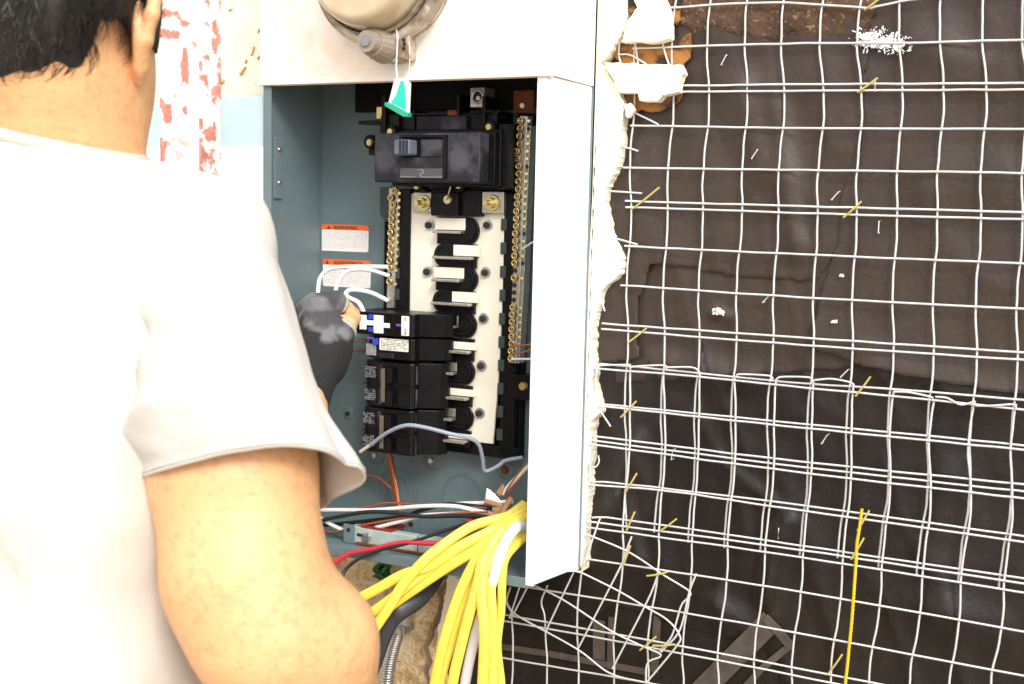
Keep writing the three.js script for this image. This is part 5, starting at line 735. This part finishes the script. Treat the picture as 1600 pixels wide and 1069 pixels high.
  [[-.030, .036], [-.010, .041], [.010, .038], [.029, .030]].forEach(([s, l]) => { const a = hp(.09, s, 0), b = hp(.09 + l * .95, s, -.010), c = hp(.09 + l * 1.5, s, -.030), e = hp(.09 + l * 1.6, s, -.046); handR.push(cone(a, b, .0098, .0088), cone(b, c, .0088, .0082), cone(c, e, .0082, .0074)); });
  handR.push(cone(hp(.025, -.028, -.004), hp(.060, -.050, -.016), .013, .0105), cone(hp(.060, -.050, -.016), hp(.088, -.054, -.030), .0105, .0085));
  // left hand inside the glove: knuckles towards the held breaker
  const K = { wr: [-.2701,-.2031,.262], heel: [-.2789,-.1782,.232], palm: [-.2944,-.1551,.208], kn: [-.3212,-.1278,.195] };
  const armL = [cone(LS, LE, .062, .048), cone(LE, LW, .046, .026), cone(LW, K.wr, .026, .021)];
  const fing = [
    [[-.3031,-.1206,.2], [-.2951,-.1157,.186], [-.2927,-.125,.166], [-.294,-.1323,.148]], [[-.3203,-.1228,.19], [-.314,-.1228,.172], [-.3096,-.1306,.152], [-.3067,-.1369,.136]],
    [[-.3367,-.1274,.18], [-.3331,-.1316,.158], [-.3276,-.138,.138], [-.3223,-.1425,.124]], [[-.35,-.1324,.172], [-.3492,-.1384,.15], [-.3441,-.1448,.132], [-.3383,-.1492,.12]]];
  const thumb = [[-.2748,-.169,.218], [-.2723,-.1543,.208], [-.276,-.1419,.19], [-.2817,-.1357,.166]];
  const rad = [.0100, .0104, .0098, .0086];
  const fl = []; fing.forEach((q, i) => { for (let k = 0; k < 3; k++) fl.push(cone(q[k], q[k + 1], rad[i] - k * .0008, rad[i] - k * .0008 - .0008)); });
  const th = [cone(thumb[0], thumb[1], .0150, .0125), cone(thumb[1], thumb[2], .0125, .0105), cone(thumb[2], thumb[3], .0105, .0088)];
  const palm = [cone(K.wr, K.heel, .021, .0245), cone(K.heel, K.palm, .0245, .0235), cone(K.palm, fing[0][0], .020, .0125), cone(K.palm, fing[1][0], .020, .0128), cone(K.palm, fing[2][0], .019, .012), cone(K.palm, fing[3][0], .018, .011), cone(K.heel, thumb[0], .022, .017)];
  const un = (l, k) => (x, y, z) => { let d = 9; for (const f of l) { const e = f(x, y, z); if (e < d + k) d = smin(d, e, k); } return d; };
  const torsoF = un(torso, .06), legF = un(legs, .04), footF = un(feet, .02), armRF = un(armR, .03), armLF = un(armL, .03), palmF = un(palm, .010), fingF = un(fl, .0035), thF = un(th, .008), handRF = un(handR, .007);
  const neckF = cone(nt, nb, .060, .066), neck2 = cone(wld(.030, -.055, .012), [-.2746,.0012,.5716], .034, .034);
  const bodyF = (x, y, z) => {
    let d = 9;
    if (y > -.05) d = smin(headF(x, y, z), smin(neckF(x, y, z), neck2(x, y, z), .03), .025);
    if (y < .06 && y > -.75) { d = smin(d, torsoF(x, y, z) + .010, .02); d = smin(d, armRF(x, y, z), .008); d = smin(d, armLF(x, y, z), .03); }
    if (y < -.5) d = smin(d, legF(x, y, z) + .006, .04);
    if (y < -1.3) d = smin(d, footF(x, y, z) + .004, .02);
    return d;
  };
  const skinMap = tex(512, (u, v) => { const a = tfbm(u, v, 7, 401, 5), b = tfbm(u, v, 26, 402, 4), f = tfbm(u, v, 90, 403, 2); let c = lerp3([.85, .64, .45], [.90, .71, .51], a); c = lerp3(c, [.78, .50, .36], step(.50, .75, b) * .26); return lerp3(c, [.52, .32, .23], step(.70, .82, f) * .14); });
  const skin = new THREE.MeshPhysicalMaterial({ map: rep(skinMap, 7), roughness: .52, bumpMap: rep(grain, 22), bumpScale: .0005, sheen: .15, sheenRoughness: .6 });
  const bodyG = nets([-.74, -1.452, .08], [.06, .275, .90], .0085, bodyF);
  const eg = wld(.084, 0, 0), earG = nets([eg[0] - .05, eg[1] - .055, eg[2] - .05], [eg[0] + .05, eg[1] + .055, eg[2] + .05], .0022, earF);
  const eg2F = (x, y, z) => { const p = loc(x, y, z), q = wld(-p[0], p[1], p[2]); return earF(q[0], q[1], q[2]); }, el = wld(-.084, 0, 0), earL = nets([el[0] - .05, el[1] - .055, el[2] - .05], [el[0] + .05, el[1] + .055, el[2] + .05], .004, eg2F);
  const handF = (x, y, z) => smin(smin(palmF(x, y, z), fingF(x, y, z), .006), thF(x, y, z), .008);
  const hlo = [K.palm[0] - .10, K.palm[1] - .12, .09], hhi = [K.palm[0] + .075, K.palm[1] + .075, .31];
  const handG = nets(hlo, hhi, .003, handF);
  const wm = V(W).addScaledVector(hd, .07), handRG = nets([wm.x - .10, wm.y - .10, wm.z - .10], [wm.x + .10, wm.y + .10, wm.z + .10], .004, handRF);
  part(person, 'body', merge([bodyG, earG, earL, handG, handRG]), skin);
  for (const s of [-1, 1]) { const e = new THREE.SphereGeometry(.0115, 14, 10); e.translate(...wld(s * .031, .004, .078)); part(person, 'eye', e, mat(.75, .73, .7, .2)); }
  // T-shirt: trunk, collar, two sleeves
  const shirtM = new THREE.MeshPhysicalMaterial({ map: rep(tint([.815, .795, .765], [.86, .84, .81], 411), 3), roughness: .9, bumpMap: rep(tex(256, (u, v) => .5 + .25 * Math.sin(u * 6.2832 * 64) * Math.sin(v * 6.2832 * 64) + .4 * (tfbm(u, v, 20, 413, 3) - .5), false), 30), bumpScale: .0005, sheen: .4, sheenRoughness: .8, sheenColor: col(.5, .5, .5) });
  const cl = V(nt).sub(V(nb)).normalize(), cut = V(nb).addScaledVector(cl, .046);
  const cn = cl.clone().addScaledVector(fV, .30).addScaledVector(rV, .12).normalize();
  const sleeveL = cone(LS, mix(LS, LE, .62), .082, .078);
  const trunk = (x, y, z) => {
    let d = torsoF(x, y, z) - .014; d = smin(d, Math.min(neckF(x, y, z), neck2(x, y, z)) - .006, .05); d = smin(d, sleeveL(x, y, z), .03); d = smin(d, cone0(x, y, z), .03);
    const w = Math.abs(d) < .04 ? fbm(x * 5, y * 2.2, z * 5, 2) : 0;
    if (Math.abs(d) < .04) d -= .016 * (fbm(x * 16 + y * 5 + w * 3, y * 3.2, z * 16 - y * 4, 3) - .5) + .006 * Math.abs(fbm(x * 9 - y * 7, y * 6, z * 9, 2) - .5);
    d = Math.max(d, (x - cut.x) * cn.x + (y - cut.y) * cn.y + (z - cut.z) * cn.z);
    return Math.max(d, -.60 - y + .012 * Math.sin(x * 30));
  };
  const cone0 = cone([-.2084,-.0366,.5654], [-.1776,-.0464,.5623], .060, .058);
  const shirt = part(person, 'shirt', nets([-.76, -.64, .36], [.03, .10, .92], .0085, trunk), shirtM);
  { // collar rib
    const c = V(nb).addScaledVector(cl, .043), a = new THREE.Vector3().crossVectors(cn, fV).normalize(), b = new THREE.Vector3().crossVectors(cn, a), q = [];
    for (let k = 0; k < 40; k++) { // follow the neck at this height
      const t = k / 40 * 6.2832, dir = a.clone().multiplyScalar(Math.cos(t)).addScaledVector(b, Math.sin(t)); let r = .05; for (let s = 0; s < 30; s++) { const p = c.clone().addScaledVector(dir, r); const e = Math.min(neckF(p.x, p.y, p.z), neck2(p.x, p.y, p.z)) - .004; if (e > 0) break; r += .003; } q.push(c.clone().addScaledVector(dir, r)); }
    part(shirt, 'collar', new THREE.TubeGeometry(new THREE.CatmullRomCurve3(q, true), 90, .0066, 8, true), shirtM);
  }
  { // right sleeve: rings from the armhole seam to the open cuff
    const ring = [[[-.1971,-.0138,.5682], [-.1789,-.0133,.559], .040, 0], [[-.2222,-.0251,.5822], [-.139,-.008,.5384], .075, .05], [[-.2255,-.0546,.5874], [-.109,-.0461,.5391], .088, .06], [[-.2196,-.0942,.5947], [-.0857,-.0888,.5437], .092, .08], [[-.2098,-.1359,.6004], [-.067,-.1333,.5452], .092, .14], [[-.1958,-.1712,.6088], [-.0507,-.1713,.5472], .092, .22], [[-.1893,-.2068,.6154], [-.033,-.2036,.5478], .086, .44], [[-.1827,-.2294,.6182], [-.0235,-.2276,.5459], .080, .62]];
    const view = V([.50, .10, .86]).normalize(), N = 96, rows = 72, pos = [], uv = [], idx = [], r0 = rng(5);
    const P0 = ring.map((q) => V(q[0]).lerp(V(q[1]), .5)), H0 = ring.map((q) => V(q[1]).sub(V(q[0])).multiplyScalar(.5));
    const cp = new THREE.CatmullRomCurve3(P0), ch = new THREE.CatmullRomCurve3(H0);
    const samp = (arr, t) => { const x = t * (arr.length - 1), i = Math.min(arr.length - 2, Math.floor(x)); return arr[i] + (arr[i + 1] - arr[i]) * (x - i); };
    // creases that run from the armpit: angle from the trunk side, height, then where they end, width, depth
    const CRS = [[.05, .80, -.95, .50, .085, -.030], [-.05, .60, -.75, .26, .10, -.028], [-.2, .70, -1.1, .54, .10, .009], [.0, .48, -.55, .16, .12, -.018], [-.3, .86, -1.1, .66, .10, .008]];
    const layer = (inset, flip) => {
      const o = pos.length / 3;
      for (let j = 0; j <= rows; j++) for (let i = 0; i <= N; i++) {
        const t = j / rows, a = i / N * 6.2832, c = cp.getPoint(t), h = ch.getPoint(t), dd = samp(ring.map((q) => q[2]), t), lift = samp(ring.map((q) => q[3]), t);
        const e2 = view.clone().multiplyScalar(dd).add(V([0, dd * lift * (.58 + .42 * Math.cos(a)), 0])), ca = Math.cos(a), sa = Math.sin(a);
        const side = Math.max(0, -ca); let fold = .007 * step(.12, .4, t) * (fbm(ca * 3 + 7 + t * 2.5, sa * 3 - t * 3, t * 5, 3) - .5) + .004 * side * step(.15, .4, t) * Math.sin(t * 22 + sa * 4 + 2 * fbm(t * 6, sa, 2)) * .9 + (t > .55 && ca > .2 && sa < .3 ? .014 * step(.55, 1, t) * Math.sin(a * 5 + 1) * (ca - .2) : 0);
        const da = a - Math.PI; let cr = 0; for (const [a0, t0, a1, t1, w, k] of CRS) { const L = Math.hypot(a1 - a0, (t1 - t0) * 3), s = Math.max(0, Math.min(1, ((da - a0) * (a1 - a0) + (t - t0) * (t1 - t0) * 9) / (L * L))), e = Math.hypot(da - a0 - (a1 - a0) * s, (t - t0 - (t1 - t0) * s) * 3); cr += k * Math.exp(-e * e / (w * w)) * Math.min(1, .25 + 4 * (1 - s)); }
        fold += cr;
        const p = c.clone().addScaledVector(h, ca * (1 + fold / h.length() - inset / h.length())).addScaledVector(e2, sa * (1 + fold / dd - inset / dd));
        pos.push(p.x, p.y, p.z); uv.push(i / N * .6, t * .35);
      }
      for (let j = 0; j < rows; j++) for (let i = 0; i < N; i++) { const a = o + j * (N + 1) + i, b = a + N + 1; if (flip) idx.push(a, b, a + 1, b, b + 1, a + 1); else idx.push(a, a + 1, b, b, a + 1, b + 1); }
      return o;
    };
    const A = layer(0, true), B = layer(.0022, false), e = rows * (N + 1);
    for (let i = 0; i < N; i++) idx.push(A + e + i, B + e + i, A + e + i + 1, B + e + i, B + e + i + 1, A + e + i + 1);
    const g = new THREE.BufferGeometry(); g.setAttribute('position', new THREE.Float32BufferAttribute(pos, 3)); g.setAttribute('uv', new THREE.Float32BufferAttribute(uv, 2)); g.setIndex(idx); g.computeVertexNormals();
    part(shirt, 'sleeve', g, shirtM);
    // stitched seam round the armhole and at the cuff
    const seam = []; for (let i = 0; i < N; i++) { const k = (A + e + i - 2 * (N + 1)) * 3; seam.push(V([pos[k], pos[k + 1], pos[k + 2]])); }
    const hole = []; for (let j = 5; j < rows * .72; j += 3) { const k = (A + j * (N + 1) + Math.round(N * (.5 - .055))) * 3; hole.push(V([pos[k], pos[k + 1], pos[k + 2]])); }
    part(shirt, 'armhole_seam', new THREE.TubeGeometry(new THREE.CatmullRomCurve3(hole), 80, .0016, 6), shirtM);
    part(shirt, 'cuff_hem', new THREE.TubeGeometry(new THREE.CatmullRomCurve3(seam, true), 110, .0012, 5, true), shirtM);
  }
  // trousers and shoes
  const denim = new THREE.MeshStandardMaterial({ map: rep(tint([.16, .2, .3], [.26, .31, .42], 421), 8), roughness: .9 });
  part(person, 'trousers', nets([-.76, -1.42, .28], [.06, -.46, .95], .012, (x, y, z) => { let d = smin(legF(x, y, z), torsoF(x, y, z), .04) - .012; if (Math.abs(d) < .04) d -= .008 * (fbm(x * 14, y * 7, z * 14, 2) - .5); return Math.max(d, y + .52, -1.38 - y); }), denim);
  part(person, 'shoes', nets([-.76, -1.452, .2], [.06, -1.32, .95], .008, (x, y, z) => Math.max(footF(x, y, z) - .008, -1.448 - y)), mat(.09, .06, .04, .7));
  // glove: covers the palm and the first joints, fingertips bare
  
  const gl = []; fing.forEach((q, i) => { gl.push(cone(q[0], q[1], rad[i] + .0022, rad[i] + .0016)); gl.push(cone(q[1], mix(q[1], q[2], i === 3 ? .6 : .35), rad[i] + .0016, rad[i] + .0014)); });
  gl.push(cone(thumb[0], thumb[1], .0172, .0150), cone(thumb[1], mix(thumb[1], thumb[2], .55), .0150, .0135));
  const glF = un(gl, .005);
  const wristCut = V(LW).sub(V(K.wr)).normalize();
  const gauntlet = cone(K.wr, mix(K.wr, LW, .9), .0235, .0295);
  const gloveF = (x, y, z) => { let d = smin(Math.min(palmF(x, y, z) - .0026, gauntlet(x, y, z)), glF(x, y, z), .009); if (Math.abs(d) < .012) d -= .0030 * (fbm(x * 70, y * 70, z * 70, 3) - .5) + .0016 * Math.abs(fbm(x * 42 + y * 20, y * 42, z * 42, 2) - .5); return Math.max(d, (x - K.wr[0]) * wristCut.x + (y - K.wr[1]) * wristCut.y + (z - K.wr[2]) * wristCut.z - .046); };
  const gg = nets([hlo[0], hlo[1] - .05, hlo[2]], [hhi[0], hhi[1], hhi[2] + .03], .0026, gloveF);
  { const p = gg.attributes.position, c = new Float32Array(p.count * 3), split = [-.3057,-.1415,.2][1]; for (let i = 0; i < p.count; i++) { const x = p.getX(i), y = p.getY(i), z = p.getZ(i), n = fbm(x * 60, y * 60, z * 60, 3), up = step(split - .004, split + .003, y + (n - .5) * .02 + (x - K.palm[0]) * .25), k = up * (.055 + .10 * step(.4, .62, n)) + (1 - up) * .012; c[i * 3] = k; c[i * 3 + 1] = k * 1.0; c[i * 3 + 2] = k * 1.06; } gg.setAttribute('color', new THREE.BufferAttribute(c, 3)); }
  const glove = part(person, 'glove', gg, new THREE.MeshStandardMaterial({ vertexColors: true, roughness: .85, bumpMap: rep(grain, 60), bumpScale: .0006 }), 'worn black and grey work glove with bare fingertips');
  const lint = mat(.42, .38, .34, .95), cuffRing = (a, b, r, m) => { const d = V(b).sub(V(a)).normalize(), g = new THREE.TorusGeometry(r, .0026, 8, 26), p = g.attributes.position; for (let i = 0; i < p.count; i++) { const n = 1 + .12 * (fbm(p.getX(i) * 200, p.getY(i) * 200, p.getZ(i) * 200, 2) - .5); p.setXYZ(i, p.getX(i) * n, p.getY(i) * n, p.getZ(i) * 1.5); } g.applyQuaternion(new THREE.Quaternion().setFromUnitVectors(V([0, 0, 1]), d)); g.translate(...a); g.computeVertexNormals(); return g; };
  part(glove, 'frayed_edge', cuffRing(mix(thumb[1], thumb[2], .62), thumb[2], .0128), lint);
  fing.forEach((q, i) => part(glove, 'frayed_edge', cuffRing(mix(q[1], q[2], i === 3 ? .6 : .38), q[2], rad[i] + .0006), lint));
  part(glove, 'strap', tube([[-.2585,-.1711,.215], [-.2584,-.1847,.225], [-.2626,-.197,.235], [-.2721,-.2059,.24]], .0020, 20, 6), lint);
  part(glove, 'strap', tube([[-.3001,-.1141,.208], [-.307,-.1275,.212], [-.31,-.1364,.214], [-.2969,-.1438,.222]], .0018, 20, 6), lint);
  // hair: a dark cap with short strands
  const hl = (p) => { const side = Math.min(1, Math.abs(p[0]) / .075), back = step(.03, -.05, p[2]); return p[2] > .055 ? .075 : (-.072 * back - .012 * (1 - back)) + step(.55, .95, side) * .080 * back; };
  const hairM = new THREE.MeshPhysicalMaterial({ color: col(.012, .010, .009), roughness: .55, sheen: .3, sheenColor: col(.12, .10, .09), sheenRoughness: .4 });
  const hf = (x, y, z) => { const p = loc(x, y, z); let d = ell(p, [0, .040, -.006], [.078, .098, .100]) - .009; d = smin(d, ell(p, [.004, -.035, .034], [.066, .080, .066]) - .002, .03); if (Math.abs(d) > .025) return d; d -= .010 * (fbm(p[0] * 60, p[1] * 34, p[2] * 60, 3) - .5); return Math.max(d, (hl(p) - p[1] + .016 * (fbm(x * 120, y * 40, z * 120, 2) - .5)) * .9); };
  const hair = part(person, 'hair', nets([HC.x - .14, HC.y - .11, HC.z - .14], [HC.x + .14, HC.y + .17, HC.z + .14], .0045, hf), hairM);
  const rr = rng(91), sp = [], sn = [], q = V([0, 0, 0]);
  for (let n = 0; n < 11000; n++) {
    const a = rr() * 6.2832, w = rr() * 1.95 - .95, s = Math.sqrt(Math.max(0, 1 - w * w)), l = [Math.cos(a) * s * .081, .040 + w * .100, -.006 + Math.sin(a) * s * .103];
    if (l[1] < hl(l) + rr() * .012 - .009 || l[1] < -.085) continue;
    const nrm = V([Math.cos(a) * s / .078, w / .098, Math.sin(a) * s / .1]).normalize(), tan = V([(rr() - .5) * .9, -1, -.35 + (rr() - .5) * .9]); tan.addScaledVector(nrm, -tan.dot(nrm)).normalize();
    const side = new THREE.Vector3().crossVectors(nrm, tan), L = .010 + rr() * .016, wd = .0005 + rr() * .0005, lift = .004 + rr() * .008, b = [];
    for (let k = 0; k <= 3; k++) { const t = k / 3, c = V(l).addScaledVector(nrm, .001 + lift * Math.sin(t * 2.0)).addScaledVector(tan, L * t).addScaledVector(side, Math.sin(t * 3 + n) * .002), ww = wd * (1 - t * .85); b.push([wld(...c.clone().addScaledVector(side, ww).toArray()), wld(...c.clone().addScaledVector(side, -ww).toArray())]); }
    for (let k = 0; k < 3; k++) { sp.push(...b[k][0], ...b[k][1], ...b[k + 1][0], ...b[k][1], ...b[k + 1][1], ...b[k + 1][0]); }
  }
  const hg = new THREE.BufferGeometry(); hg.setAttribute('position', new THREE.Float32BufferAttribute(sp, 3)); hg.computeVertexNormals();
  part(hair, 'strands', boxUV(hg), hairM);
  settle(person);
}

renderer.render(scene, camera);
